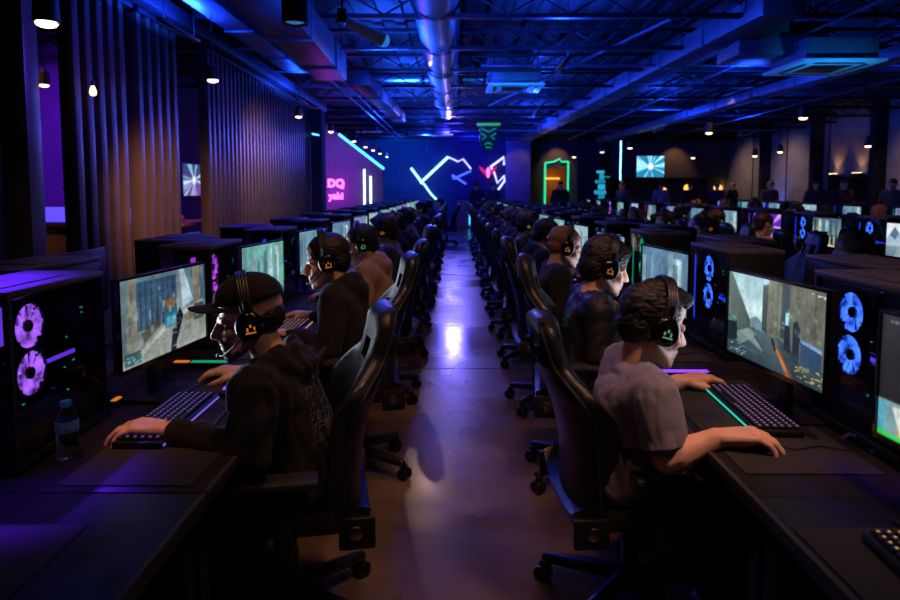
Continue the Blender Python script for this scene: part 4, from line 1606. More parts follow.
# ------------------------------------------------------------------ back wall neon
def neon(label, pts, Y, m, r=.035):
    P = [at(x, y, Y=Y) for x, y in pts]
    t = thing('neon_tube', label, 'neon light', tuple(P[0]))
    MB().tube([p - P[0] for p in P], r, 8).build('glass_tube', m, t)
    c = MB()
    for p in P:
        c.cyl(p - P[0], p - P[0] + Vector((0, 26.19 - Y, 0)), .012, seg=6)
    c.build('standoff', M_metal, t)


neon('ice blue neon tube falling to the V corner at the left of the back wall', [(411, 168), (421.5, 182)], 26.05, G_neonwhite, .045)
neon('long ice blue neon tube rising from the V corner to the peak', [(421.5, 182), (448, 157)], 26.05, G_neonwhite, .05)
neon('blue neon tube running down right from the peak in short steps', [(448, 157), (458, 161.5), (463, 159), (471, 169)], 26.05, G_neonviolet, .03)
neon('deep blue neon chevron in the middle of the back wall', [(471, 171), (453, 179), (452, 175), (466, 184)], 26.05, G_neonblue, .04)
neon('ice blue neon tube dropping right from below the V corner', [(420, 182.5), (424, 184), (431, 194), (438, 201)], 26.05, G_neonwhite, .035)
neon('violet neon quadrilateral outline at the right end of the back wall', [(490.5, 167), (504, 157), (504, 165)], 26.05, G_neonviolet, .045)
neon('violet neon tube zigzag under the quadrilateral outline', [(490.5, 167), (494, 172), (497.5, 183), (504.5, 175.5), (504.5, 181), (498, 190)], 26.05, G_neonviolet, .04)
p = at(488, 171, Y=25.9)
t = thing('winged_emblem', 'red glowing winged emblem on the back wall between the neon shapes', 'emblem', tuple(p))
for s in (-1, 1):
    MB().prism([(0, -.10), (s * .08, .02), (s * .36, .20), (s * .29, .03), (s * .19, -.08), (s * .08, -.20)][::s], .04, Matrix.Rotation(R(90), 4, 'X')).build('wing', G_neonred, t)
MB().prism([(-.07, 0), (0, .16), (.07, 0), (.03, -.26), (-.03, -.26)], .06, Matrix.Translation((0, -.01, 0)) @ Matrix.Rotation(R(90), 4, 'X')).build('crest', G_neonpink, t)
p = at(488.5, 138, Y=17.5)
t = thing('hanging_emblem', 'green glowing shield shaped emblem hanging over the end of the aisle', 'emblem', tuple(p))
Mx = Matrix.Rotation(R(90), 4, 'X')
MB().prism([(-.24, .30), (.24, .30), (.22, -.14), (.13, -.33), (-.13, -.33), (-.22, -.14)], .05, Matrix.Translation((0, .03, 0)) @ Mx).build('shield_board', mat('emblem_board', '#1c3b34', .6), t)
e = MB()
for pts in ([(-.20, .26), (0, .16), (.20, .26)], [(-.20, .12), (-.06, .04), (-.16, -.04)], [(.20, .12), (.06, .04), (.16, -.04)], [(-.1, -.18), (0, -.12), (.1, -.18)], [(-.08, -.27), (0, -.24), (.08, -.27)]):
    e.tube([(x, -.03, z) for x, z in pts], .014, 6)
e.build('neon_line', glow('emblem_green', '#1f9a68', 1.0), t)
MB().box((.0, 0, .36), (.62, .08, .07), .01).build('top_bar', glow('emblem_bar', '#46c06a', .6), t)
MB().cyl((-.2, 0, .4), (-.2, 0, CEIL - p.z), .006, seg=6).cyl((.2, 0, .4), (.2, 0, CEIL - p.z), .006, seg=6).build('hanger_rod', M_metal, t)
# podium at the end of the aisle
t = thing('podium', 'taupe podium with a cyan lit edge at the far end of the aisle', 'podium', (.28, 24.6, 0))
MB().box((0, 0, .55), (.46, .4, 1.1), .01).build('body', mat('podium_taupe', '#77605a', .7), t)
MB().box((0, 0, 1.115), (.54, .46, .03), .008).build('top', M_dark, t)
MB().box((.27, -.2, .56), (.035, .03, 1.06), .004).build('light_edge', glow('podium_cyan', '#40c8ff', 2.5), t)
# green neon doorway
for i in (1,):
    t = thing('neon_doorway', 'green neon tube outline round the rear doorway', 'neon light', (4.15, 26.72, 0))
    w = .47
    MB().tube([(-w, 0, .1), (-w, 0, 2.55)], .04, 8).build('side_tube', G_neongreen, t)
    MB().tube([(w, 0, .1), (w, 0, 2.60)], .04, 8).build('side_tube', G_neongreen, t)
    MB().tube([(-w, 0, 2.55), (-.1, 0, 2.60), (.12, 0, 2.72), (.18, 0, 2.60), (w, 0, 2.60)], .035, 8).build('top_tube', G_neongreen, t)
light('POINT', 'lobby_glow', (4.15, 27.7, 1.9), 10, '#ffb050', size=.1)
t = thing('lobby_light', 'amber strip lamp inside the rear doorway', 'lamp', (4.15, 28.38, 1.95))
MB().box((0, 0, 0), (.8, .06, .06), .01).build('diffuser', G_amber, t)
t = thing('neon_doorway', 'dim teal neon corner frame to the right of the hanging tube', 'neon light', (6.4, 26.6, 0))
MB().tube([(-.5, 0, 1.98), (.35, 0, 1.98), (.35, 0, .9)], .03, 8).build('glass_tube', glow('dim_teal', '#1c8a86', .9), t)
# cyan totem, hanging tube
p = at(600.5, 206, Y=20)
t = thing('light_totem', 'stack of cyan glowing blocks standing among the right hand desks', 'light', (p.x, 20, 0))
tm = MB().box((0, 0, .5), (.3, .3, 1.0), .01)
tm.build('plinth', M_black, t)
for i, (w, h, z) in enumerate(((.16, .28, 1.2), (.30, .12, 1.38), (.18, .16, 1.54), (.26, .10, 1.70), (.12, .18, 1.86), (.2, .08, 2.0))):
    MB().box(((-1) ** i * .02, 0, z), (w, w, h), .012).build('glow_block', glow('totem_%d' % i, '#30b8e8', .45 + .2 * (i % 3)), t)
p = at(621, 140, Y=20)
t = thing('hanging_tube_light', 'thin blue white tube light hanging vertically among the right hand desks', 'light', (p.x, 20, 1.75))
MB().cyl((0, 0, 0), (0, 0, 1.2), .022, seg=10).build('glow_tube', G_neonwhite, t)
MB().cyl((0, 0, 1.2), (0, 0, 2.0), .006, seg=6).build('suspension_rod', M_metal, t)
tvb = s_burst(120, 90, seed=33, c1='#40c0e8', c2='#1a7090')
pa, pb = at(637, 156, Y=22), at(664, 177, Y=22)
t = thing('hanging_television', 'hanging television with a bright cyan starburst over the right hand desks', 'television', ((pa.x + pb.x) / 2, 22, (pa.z + pb.z) / 2), R(180))
W_, H_ = pb.x - pa.x, pa.z - pb.z
MB().box((0, -.035, 0), (W_ + .05, .05, H_ + .05), .008).build('housing', M_black, t)
obj('screen', screen_mesh('tv_hang', tvb * 1.7, W_, H_), None, t)
MB().cyl((-.3, -.04, H_ / 2), (-.3, -.04, CEIL - t.location.z), .012, seg=8).cyl((.3, -.04, H_ / 2), (.3, -.04, CEIL - t.location.z), .012, seg=8).build('hanger_rod', M_metal, t)

# alcove at the back right, right wall screens
for i, (x, y) in enumerate(((688, 188), (718, 188), (664, 190))):
    p = at(x, y, Y=26.9)
    t = thing('paper_lantern', ['round amber lantern in the alcove left of centre', 'round amber lantern in the alcove to the right', 'small amber lantern in the alcove under the television'][i], 'lantern', tuple(p))
    MB().ball((0, 0, 0), (.17, .17, .15) if i < 2 else (.1, .1, .1), 20).build('shade', G_amber, t)
    MB().cyl((0, 0, .14), (0, 0, 2.0 - p.z), .006, seg=6).build('flex', M_black, t)
t = thing('wall_screen', 'wide black screen panel mounted on the right wall', 'screen', (10.94, 18.2, 1.48), R(90))
MB().box((0, -.02, 0), (2.1, .06, .70), .01).build('frame', M_black, t)
MB().box((0, .012, 0), (2.02, .006, .62)).build('display', M_gloss, t)
for i, y in enumerate((17.75, 18.85)):
    t = thing('wall_uplight', ['nearer', 'farther'][i] + ' small lamp on top of the wide black wall screen', 'lamp', (10.86, y, 1.84))
    MB().box((0, 0, .03), (.14, .34, .08), .015).build('housing', M_black, t)
    MB().box((-.0, 0, .074), (.10, .28, .008)).build('diffuser', G_warm, t)
    light('SPOT', 'uplight_glow', (10.84, y, 1.95), 16, '#ffb878', (10.98, y, 3.0), .05, 90)
for i, y in enumerate((16.9, 19.75, 23.0)):
    struct('column_%d' % (i + 5), MB().box((10.86, y, CEIL / 2), (.28, .30, CEIL), .01), M_dark)
for y in (12.5, 15.3, 21.4, 24.6):
    light('SPOT', 'wall_wash', (9.2, y, 3.3), 190, '#d8b498', (10.98, y, 1.5), .15, 95, 1.0)
light('SPOT', 'wall_wash', (10.5, 22.0, .6), 66, '#4a70ff', (10.98, 22.0, 1.9), .08, 70)
for (x, y) in ((4.15, 26.4), (2.5, 25.3), (8.8, 25.9)):
    light('SPOT', 'wall_wash', (x, y - .3, 3.3), 55, '#e0a878', (x, y + .6, 2.2), .08, 80)

# ================================================================== the rows of stations
MON, TOW, KEYB, MOU, CHAIR = make_monitor(), make_tower(), make_keyboard(), make_mouse(), make_chair()


def make_desk(name, L, D):
    t = thing(name, 'desk', 'desk')
    MB().box((0, 0, .70), (L - .006, D, .036), .004).build('worktop', M_desk, t)
    MB().box((0, D / 2 + .004, .70), (L - .006, .014, .040), .004).build('front_edge', M_deskedge, t)
    for sx in (-1, 1):
        MB().box((sx * (L / 2 - .045), D / 2 - .05, .341), (.06, .06, .682), .004).build('leg', M_metal, t)
        MB().box((sx * (L / 2 - .045), -D / 2 + .05, .341), (.06, .06, .682), .004).build('leg', M_metal, t)
    MB().box((0, -D / 2 + .05, .62), (L - .2, .02, .12), .003).build('cable_tray', M_metal, t)
    return t


DESKR, DESKL, DESKS = make_desk('desk', 1.11, .65), make_desk('desk', 1.2, .75), make_desk('desk', 1.3, .68)


def make_pad(w, d):
    t = MB().box((0, 0, .002), (w, d, .004), .0018, seg=1).build('mouse_mat', M_pad)
    return tag(t, 'mat', 'mouse mat')


PADS = {}


def pad(label, x, y, rz, w, d, z=.7185):
    if (w, d) not in PADS:
        PADS[(w, d)] = make_pad(w, d)
    return dup(PADS[(w, d)], label, (x, y, z), rz, 'mouse mats on the desks')


def monitor(label, x, y, rz, scr, z=.718, group=None):
    m = dup(MON, label, (x, y, z), rz, group)
    for ch in KID[m.name]:
        if ch.name.split('.')[0] == 'screen':
            ch.data = SCREENS[scr]
    return m


FANC = {'purple': G_purple, 'blue': G_blue, 'cyan': G_cyan, 'green': G_green, 'magenta': G_magenta}
FWORD = {'purple': 'violet', 'blue': 'deep blue', 'cyan': 'sky blue', 'green': 'green', 'magenta': 'magenta'}
STRIPS = {k: glow('strip_' + k, c, p) for k, c, p in (('purple', '#7a3cff', .8), ('blue', '#2c3cff', .9), ('cyan', '#2080e0', .8), ('green', '#18b080', .6), ('magenta', '#c030e0', .9))}


def tower(label, x, y, rz, fan, z=.718, strip=None, group=None):
    t = dup(TOW, label, (x, y, z), rz, group)
    paint(t, 'fan_blades', FANC[fan])
    paint(t, 'fan_ring', FANC[fan])
    for n in ('light_strip', 'light_bar', 'memory_light'):
        paint(t, n, STRIPS[strip or fan])
    return t


def keyboard(label, x, y, rz, leg, z=.7225, bar=None):
    k = dup(KEYB, label, (x, y, z), rz, 'keyboards on the desks')
    paint(k, 'key_legends', leg)
    paint(k, 'front_light_bar', bar or leg)
    return k


def mouse(label, x, y, rz, z=.7225):
    return dup(MOU, label, (x, y, z), rz, 'computer mice on the desks')


def chair(label, x, y, rz, zs=1.0, group=None):
    c = dup(CHAIR, label, (x, y, 0), rz, group)
    c.scale = (1, 1, zs)
    return c


RZ_R, RZ_L = -R(90), R(90)          # people on the right row face +x, on the left row -x


def hero(label, x, y, rz, er, wr, el, wl, **kw):
    """arm targets given in the room"""
    lo = local((x, y, 0), rz)
    rt, MH = make_person(label, kw.pop('J'), (lo(*er), lo(*wr)), (lo(*el), lo(*wl)), **kw)
    rt.location = (x, y, 0)
    rt.rotation_euler = (0, 0, rz)
    return rt, MH


# ---- right row, first man: grey T-shirt
rt, mh = hero('man in grey T-shirt reaching for his mouse, nearest gamer right of the aisle', .548, 2.06, RZ_R,
              (.615, 1.825, .675), (.745, 1.80, .748), (.68, 2.33, .70), (.825, 2.345, .748),
              J=seated(.02, .045), head_pitch=16, head_fwd=.040, head_up=.120, hs=1.06, top='tee', topm=M_tee, hair='quiff', hairm=M_hair, skin=M_skin2, voxel=.0042, cvox=.006, amp=.008, hsc=1.12, seed=3,
              eyes=True, hd=((.16, 1, -.04), (-.25, 1, -.06)), curl=((20, 32, 26), (12, 34, 26)), head_yaw=7)
wear(rt, mh, 'black headset with a mint logo on the man in the grey T-shirt', G_tint)
# ---- left row, first man: black cap and hoodie
rt, mh = hero('bearded man in black cap and hoodie, nearest gamer left of the aisle', -.49, 2.03, RZ_L,
              (-.60, 2.33, .70), (-.80, 2.44, .752), (-.58, 1.79, .70), (-.825, 1.835, .755),
              J=seated(.075, .03), head_pitch=10, head_fwd=.062, head_up=.130, hs=1.04, top='hoodie', topm=M_fabric_black, cap=True, beard=True, hairm=M_hair, skin=M_skin2, voxel=.0042, cvox=.006, amp=.018, hsc=1.1, seed=8,
              eyes=True, hd=((.0, 1, -.08), (-.04, 1, -.04)), curl=((12, 26, 22), (14, 30, 24)), head_yaw=17)
wear(rt, mh, 'black headset with orange logo and boom microphone on the man in the cap', None, .004)
capman = rt
# garbled pale lettering on the back of the hoodie
hd_ = [c for c in KID[capman.name] if c.name.split('.')[0] == 'hoodie'][0]
bm = bmesh.new()
bm.from_mesh(hd_.data)
tree = BVHTree.FromBMesh(bm)
pr = MB()
rr = random.Random(5)
for row in range(6):
    z = .85 - row * .036
    x = -.10
    while x < .06:
        w = .012 + rr.random() * .012
        h = .026
        st = [[(0, 0), (0, h)], [(0, h), (w, h)], [(w, 0), (w, h)], [(0, h / 2), (w, h / 2)], [(0, 0), (w, 0)], [(0, 0), (w, h)]]
        for q in rr.sample(st, rr.choice((2, 3, 3))):
            pts = []
            for k in range(4):
                a = k / 3
                px, pz = x + q[0][0] * (1 - a) + q[1][0] * a, z + q[0][1] * (1 - a) + q[1][1] * a
                hit = tree.ray_cast(Vector((px, -.6, pz)), Vector((0, 1, 0)))
                if hit[0]:
                    pts.append(hit[0] + hit[1] * .001)
            if len(pts) == 4 and all((u - v).length < .014 for u, v in zip(pts, pts[1:])):
                pr.tube(pts, .0016, 5)
        x += w + .008
bm.free()
pr.build('back_print', mat('print_slate', '#4c576b', .85), hd_)

# ---- the next rows
rt, mh = hero('man in dark jacket with teal print, second gamer right of the aisle', .62, 3.16, RZ_R,
              (.66, 2.93, .69), (.84, 2.95, .752), (.70, 3.42, .70), (.86, 3.36, .75),
              J=seated(.03, -.01), head_pitch=16, head_fwd=.06, head_up=.12, hs=1.08, top='jacket', topm=M_fabric_navy, hair='full', hairm=M_hair, skin=M_skin2, voxel=.006, cvox=.009, amp=.012, seed=4, eyes=True, hood=False)
wear(rt, mh, 'black headset with orange light on the man in the dark jacket')
jk = [c for c in KID[rt.name] if c.name.split('.')[0] == 'jacket'][0]
bm = bmesh.new()
bm.from_mesh(jk.data)
tree = BVHTree.FromBMesh(bm)
pr = MB()
for row in range(4):
    for k in range(5):
        x, z = -.02 + k * .020 + row * .004, .86 - row * .022
        pts = []
        for a in (0, .5, 1):
            hit = tree.ray_cast(Vector((x + a * .012, -.6, z + (a * .012 if (k + row) % 2 else 0))), Vector((0, 1, 0)))
            if hit[0]:
                pts.append(hit[0] + hit[1] * .001)
        if len(pts) == 3:
            pr.tube(pts, .0028, 5)
bm.free()
pr.build('back_print', mat('print_teal', '#3f9fb0', .7), jk)
rt, mh = hero('man with cropped sandy hair and dark jacket, third gamer right of the aisle', .62, 4.24, RZ_R,
              (.66, 4.0, .69), (.86, 4.02, .752), (.70, 4.5, .70), (.86, 4.42, .75),
              J=seated(.02, -.02), head_pitch=13, hs=1.08, top='jacket', topm=M_fabric_black, hair='crop', hairm=M_hair3, skin=M_skin2, voxel=.007, cvox=.010, seed=6, eyes=True)
wear(rt, mh, 'black headset on the man with cropped sandy hair')
rt, mh = hero('dark haired man in black hoodie, second gamer left of the aisle', -.505, 3.28, RZ_L,
              (-.60, 3.56, .70), (-.80, 3.58, .752), (-.60, 3.04, .70), (-.80, 3.10, .752),
              J=seated(.06, -.03), head_pitch=12, head_fwd=.06, hs=1.10, top='hoodie', topm=M_fabric_black, hair='short', hairm=M_hair, skin=M_skin, voxel=.006, cvox=.009, amp=.014, seed=9, eyes=True, head_yaw=12)
wear(rt, mh, 'black headset with orange logo on the dark haired man in the black hoodie')
rt, mh = hero('dark haired man in beige hoodie, third gamer left of the aisle', -.50, 4.42, RZ_L,
              (-.60, 4.68, .70), (-.80, 4.70, .752), (-.60, 4.18, .70), (-.80, 4.24, .752),
              J=seated(.06, -.02), head_pitch=12, hs=1.08, top='hoodie', topm=M_beige, hair='short', hairm=M_hair, skin=M_skin2, voxel=.007, cvox=.010, amp=.013, seed=10, eyes=True, head_yaw=12)
wear(rt, mh, 'black headset on the man in the beige hoodie', G_tint)
rt, mh = hero('man with curly brown hair in grey jacket, fourth gamer left of the aisle', -.47, 5.52, RZ_L,
              (-.56, 5.78, .70), (-.78, 5.8, .752), (-.56, 5.28, .70), (-.78, 5.34, .752),
              J=seated(.06, -.04), head_pitch=10, hs=1.08, top='jacket', topm=M_greyknit, hair='full', hairm=M_hair2, skin=M_skin2, voxel=.008, cvox=.012, seed=12, eyes=True)
wear(rt, mh, 'black headset with orange light on the curly haired man in grey')

# ---- people further off, a few builds reused with other clothes
PROTO = []
A0 = (((.24, .12, .69), (.20, .33, .752)), ((-.24, .12, .69), (-.20, .33, .752)))
for k, kw in enumerate((dict(top='hoodie', hair='short', J=seated(.05, -.02), head_pitch=12), dict(top='jacket', hair='full', J=seated(.03, -.04), head_pitch=8, hood=False),
                        dict(top='hoodie', cap=True, J=seated(.08, 0), head_pitch=15), dict(top='tee', hair='quiff', J=seated(.04, -.03), head_pitch=10),
                        dict(top='hoodie', hair='long', J=seated(.05, .0), head_pitch=12))):
    r_, m_ = make_person('p', kw.pop('J'), A0[0], A0[1], voxel=.011, cvox=.014, seed=20 + k, hs=1.06, **kw)
    PROTO.append((r_, m_))
STAND = []
for k, kw in enumerate((dict(top='jacket', hair='short', hood=False), dict(top='hoodie', cap=True), dict(top='tee', hair='long'))):
    r_, m_ = make_person('p', standing(), ((.25, -.02, 1.12), (.22, .16, .98)), ((-.25, -.02, 1.12), (-.20, .18, 1.02)), voxel=.012, cvox=.015, seed=30 + k, head_fwd=.03, head_up=.125, head_pitch=6,
                         hd=((-.2, 1, .2), (.2, 1, .2)), **kw)
    STAND.append((r_, m_))
CLOTH = {'black': M_fabric_black, 'navy': M_fabric_navy, 'grey': M_greyknit, 'beige': M_beige, 'maroon': M_red, 'purple': M_purplecloth, 'blue': M_blueCloth, 'pale blue': M_blueshirt}
GARM = ('hoodie', 'jacket', 't_shirt')


def extra(proto, label, x, y, rz, cloth, headset=None, hair=None, skin=None, dz=0):
    r_, m_ = proto
    c = dup(r_, label, (x, y, dz), rz)
    for g in GARM:
        paint(c, g, CLOTH[cloth])
    if hair:
        paint(c, 'hair', hair)
    if skin:
        paint(c, 'body', skin)
    if headset:
        wear(c, m_, headset, rnd.choice([G_logo, G_tint]))
    return c


# ---- right aisle row
NR, NL = 15, 14
names = ['short haired', 'long haired', 'capped', 'tall haired', 'bushy haired']
hcol = [M_hair, M_hair2, M_hair3, M_hair]
scl = ['hall%d' % i for i in range(5)]
fanR = ['blue', 'blue', 'green', 'cyan', 'green', 'blue', 'cyan', 'purple', 'green', 'cyan', 'blue', 'cyan', 'green', 'blue', 'purple', 'cyan']
for k in range(NR):
    y = 2.06 + 1.10 * k
    o = ORD[k]
    dup(DESKR, 'black metal legged desk, %s full desk in the row right of the aisle' % o, (1.045, y + .0, 0), R(90), 'desks right of the aisle')
    monitor('monitor showing a ruined street shooter, in front of the man in the grey T-shirt' if k == 0 else 'lit monitor, %s in the row right of the aisle' % o, 1.015 if k == 0 else 1.01, y + (.02 if k == 0 else -.005), R(90 + 6.5), 'street' if k == 0 else scl[(k * 2) % 5], group='monitors right of the aisle')
    tower('glass sided tower with %s fans, %s along the row right of the aisle' % (FWORD[fanR[k]], o), 1.155, 1.86 + 1.10 * k, R(90), fanR[k], strip='purple' if k == 0 else None, group='towers right of the aisle')
    pad('black mouse mat, %s along the right row' % o, .93, y - .02, 0, .36, .82)
    keyboard('black keyboard with glowing keys, %s along the right row' % o, .925 if k else .97, y + (.03 if k == 0 else .0), RZ_R - R(3), [G_keyw, G_keyg, G_keyv, G_keya][k % 4] if k else G_keyw, bar=G_keyg if k == 0 else None)
    if k:
        mouse('black mouse beside the keyboard, %s along the right row' % o, .90, y - .31, RZ_R)
    chair('black gaming chair, %s in the row right of the aisle' % o if k else 'black gaming chair holding the man in the grey T-shirt', .665 if k else .612, y + (.12 if k == 0 else .04), RZ_R + R([4, -6, 3, -4, 6, 0][k % 6]),
          [.955, 1.04, 1.05, 1.03][k % 4] if k < 4 else 1.03, 'gaming chairs right of the aisle')
mouse('black mouse under the right hand of the man in the grey T-shirt', .84, 1.80, RZ_R - R(8))
occ = {3: (0, 'black'), 4: (1, 'navy'), 5: (0, 'grey'), 6: (3, 'black'), 7: (2, 'navy'), 8: (0, 'maroon'), 10: (1, 'black'), 11: (0, 'navy'), 13: (3, 'grey')}
for k, (pi, cl) in occ.items():
    y = 2.06 + 1.10 * k
    extra(PROTO[pi], '%s gamer in %s, %s in the row right of the aisle' % (names[[0, 4, 2, 3, 1][pi]], cl, ORD[k]), .62 + .02 * rnd.random(), y, RZ_R + R(rnd.uniform(-5, 5)), cl,
          'black headset on the gamer seated %s in the row right of the aisle' % ORD[k], hcol[k % 4])
# ---- left aisle row
fanL = ['purple', 'magenta', 'blue', 'blue', 'cyan', 'purple', 'blue', 'cyan', 'blue', 'purple', 'blue', 'cyan', 'magenta', 'blue']
for k in range(NL):
    y = 2.12 + 1.2 * k
    o = ORD[k]
    dup(DESKL, 'black metal legged desk, %s full desk in the row left of the aisle' % o, (-.985, y, 0), -R(90), 'desks left of the aisle')
    monitor('monitor showing a ruined warehouse shooter, in front of the man in the cap' if k == 0 else 'lit monitor, %s in the row left of the aisle' % o, -1.02, (2.265 if k else 2.285) + 1.2 * k, -R(90 + 8), 'ruin' if k == 0 else scl[(k * 2 + 1) % 5], group='monitors left of the aisle')
    tower('glass sided tower with %s fans, %s along the row left of the aisle' % (FWORD[fanL[k]], o), -1.115, 1.815 + 1.2 * k + (.15 if k else 0), -R(90), fanL[k], group='towers left of the aisle')
    pad('black mouse mat, %s along the left row' % o, -.82, 2.05 + 1.2 * k, 0, .34, 1.0)
    keyboard('black keyboard with glowing keys, %s along the left row' % o, -.895 if k == 0 else -.85, (1.99 if k == 0 else 2.08) + 1.2 * k, RZ_L, [G_keyv, G_keya, G_keyg, G_keyw][k % 4])
    if k:
        mouse('black mouse beside the keyboard, %s along the left row' % o, -.84, 2.39 + 1.2 * k, RZ_L)
    chair('black gaming chair, %s in the row left of the aisle' % o if k else 'black gaming chair holding the man in the black cap', -.545 if k else -.555, 2.10 + (1.19 if k == 1 else 1.2) * k, RZ_L + R([-4, 8, -5, 4, 0, -6][k % 6] if k else 11),
          [.985, 1.04, 1.02, 1.05][k % 4], 'gaming chairs left of the aisle')
mouse('black mouse under the far hand of the man in the black cap', -.885, 2.455, RZ_L)
occ = {4: (0, 'black'), 5: (3, 'grey'), 6: (2, 'black'), 8: (1, 'navy'), 9: (0, 'black'), 11: (0, 'grey')}
for k, (pi, cl) in occ.items():
    y = 2.08 + 1.2 * k
    extra(PROTO[pi], '%s gamer in %s, %s in the row left of the aisle' % (names[[0, 4, 2, 3, 1][pi]], cl, ORD[k]), -.50, y, RZ_L + R(rnd.uniform(-5, 5)), cl,
          'black headset on the gamer seated %s in the row left of the aisle' % ORD[k], hcol[k % 4])

# ---- nearest stations, mostly outside the picture
dup(DESKR, 'black desk cut off by the lower right corner, carrying the amber lit keyboard', (1.045, .955, 0), R(90), 'desks right of the aisle')
monitor('monitor at the right edge with a dark screen and bright game strip along its foot', 1.03, 1.27, R(90 + 5), 'hud', group='monitors right of the aisle')
pad('black mouse mat under the amber lit keyboard at the lower right', .90, .96, 0, .34, .80)
keyboard('amber lit keyboard at the lower right corner', (.905), 1.085, RZ_R - R(4), G_keya, bar=M_black)
dup(DESKL, 'black desk filling the lower left corner', (-.985, .92, 0), -R(90), 'desks left of the aisle')
pad('black mouse mat lying at the lower left corner', -.98, 1.05, 0, .36, .62)
t = MB().tube([at(842, 438, Z=.73), at(850, 434, Z=.75), at(862, 438, Z=.735), at(868, 444, Z=.728), at(872, 452, Z=.724)], .0045, 8).build('cable', glow('cable_sheen', '#40306a', .15))  # the cable's violet sheen is put in as a faint glow
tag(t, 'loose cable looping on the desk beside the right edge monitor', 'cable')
t = MB().tube([at(246, 372, Z=.80), at(240, 388, Z=.765), at(231, 405, Z=.735), at(214, 424, Z=.727), at(204, 431, Z=.726)], .003, 8).build('cable', mat('red_cable', '#b02838', .45))
tag(t, 'red headset cable running down onto the mat beside the man in the cap', 'cable')
# spare mouse and glowing wrist rest beside the violet keyboard
mouse('spare black mouse between keyboard and sleeve of the man in the cap', -.775, 2.255, RZ_L + R(20))

# water bottle
t = thing('water_bottle', 'clear plastic water bottle with blue cap on the left desk', 'bottle', (-1.055, 1.715, .7185))
MB().lathe([(0, .002), (.022, .0), (.027, .006), (.0285, .02), (.0265, .032), (.0285, .042), (.0265, .053), (.0285, .064), (.027, .075), (.0285, .08), (.0285, .108), (.027, .112), (.026, .12), (.018, .140), (.012, .146), (.012, .150), (0, .150)], seg=28).build('bottle_body', M_water, t, smooth=60)
MB().lathe([(.0275, .079), (.0291, .080), (.0291, .108), (.0275, .109), (.0275, .079)], seg=28).build('label_band', M_label, t)
MB().lathe([(0, .146), (.0145, .146), (.0145, .160), (.0135, .162), (0, .162)], seg=24).build('cap', M_cap, t)

# light strips under the monitors, lying at the back of the desks
t = thing('light_bar', 'teal and amber light bar behind the far hand of the man in the cap', 'light bar', (-1.05, 2.63, .7185), R(90))
MB().box((0, 0, .011), (.035, .24, .022), .004).build('housing', M_black, t)
MB().box((.004, -.035, .024), (.026, .15, .006), .002).build('teal_diffuser', G_striptp, t)
MB().box((.004, .08, .024), (.026, .06, .006), .002).build('amber_diffuser', G_stripor, t)
for lb, x, y, L, m in (('violet light bar beyond the arms of the man in the grey T-shirt', .875, 2.53, .28, G_stripp), ('short orange glowing light bar under the monitor of the man in the cap', -1.16, 2.17, .05, G_stripor),
                       ('short teal glowing light bar beside the foot of the left tower', -1.14, 1.99, .04, G_striptp)):
    t = thing('light_bar', lb, 'light bar', (x, y, .7185), R(90) if L > .2 else 0)
    MB().box((0, 0, .008), (.03, L, .016), .004).build('housing', M_black, t)
    MB().box((0, 0, .018), (.018 if L < .2 else .028, L * .9, .005), .002).build('diffuser', m, t)

# ---- benches backing onto the aisle rows (towers and monitors only where they rise above the front row)
fb = ['purple', 'magenta', 'blue', 'cyan', 'purple', 'blue', 'cyan', 'blue', 'purple', 'cyan', 'blue', 'green', 'cyan', 'blue']
for k in range(12):
    y = 2.28 + 1.2 * k
    o = ORD[k]
    dup(DESKL, 'black desk backing onto the left aisle row, %s from the camera' % o, (-1.74, y - .1, 0), R(90), 'desks behind the left row')
    tower('computer tower facing away towards the slats, %s along the bench behind the left row' % o, -1.62, y, R(90), fb[k], group='towers behind the left row')
    monitor('monitor seen from behind, %s along the bench behind the left row' % o, -1.76, y - .56, R(90), scl[k % 5], group='monitors behind the left row')
for k in range(13):
    y = 2.36 + 1.15 * k
    o = ORD[k]
    dup(DESKR, 'black desk backing onto the right aisle row, %s from the camera' % o, (1.70, y - .1, 0), -R(90), 'desks behind the right row')
    tower('computer tower facing away to the right, %s along the bench behind the right row' % o, 1.63, y, -R(90), fb[(k + 3) % 14], group='towers behind the right row')
    monitor('monitor seen from behind, %s along the bench behind the right row' % o, 1.78, y - .76, -R(90), scl[k % 5], group='monitors behind the right row')
    chair('black gaming chair, %s in the row with backs to the second bench' % o, 2.42, y - .85, R(90 + rnd.uniform(-14, 14)), 1.05, 'gaming chairs behind the right row')
for k, pi, cl in ((2, 0, 'maroon'), (4, 1, 'blue'), (5, 3, 'purple'), (6, 0, 'purple'), (8, 4, 'black'), (9, 1, 'maroon'), (11, 0, 'grey')):
    y = 2.36 + 1.15 * k - .85
    extra(PROTO[pi], '%s gamer in %s facing left, %s seat behind the right row' % (names[[0, 4, 2, 3, 1][pi]], cl, ORD[k]), 2.46, y, R(90), cl, 'headset on the gamer facing left, %s seat behind the right row' % ORD[k], hcol[k % 4])

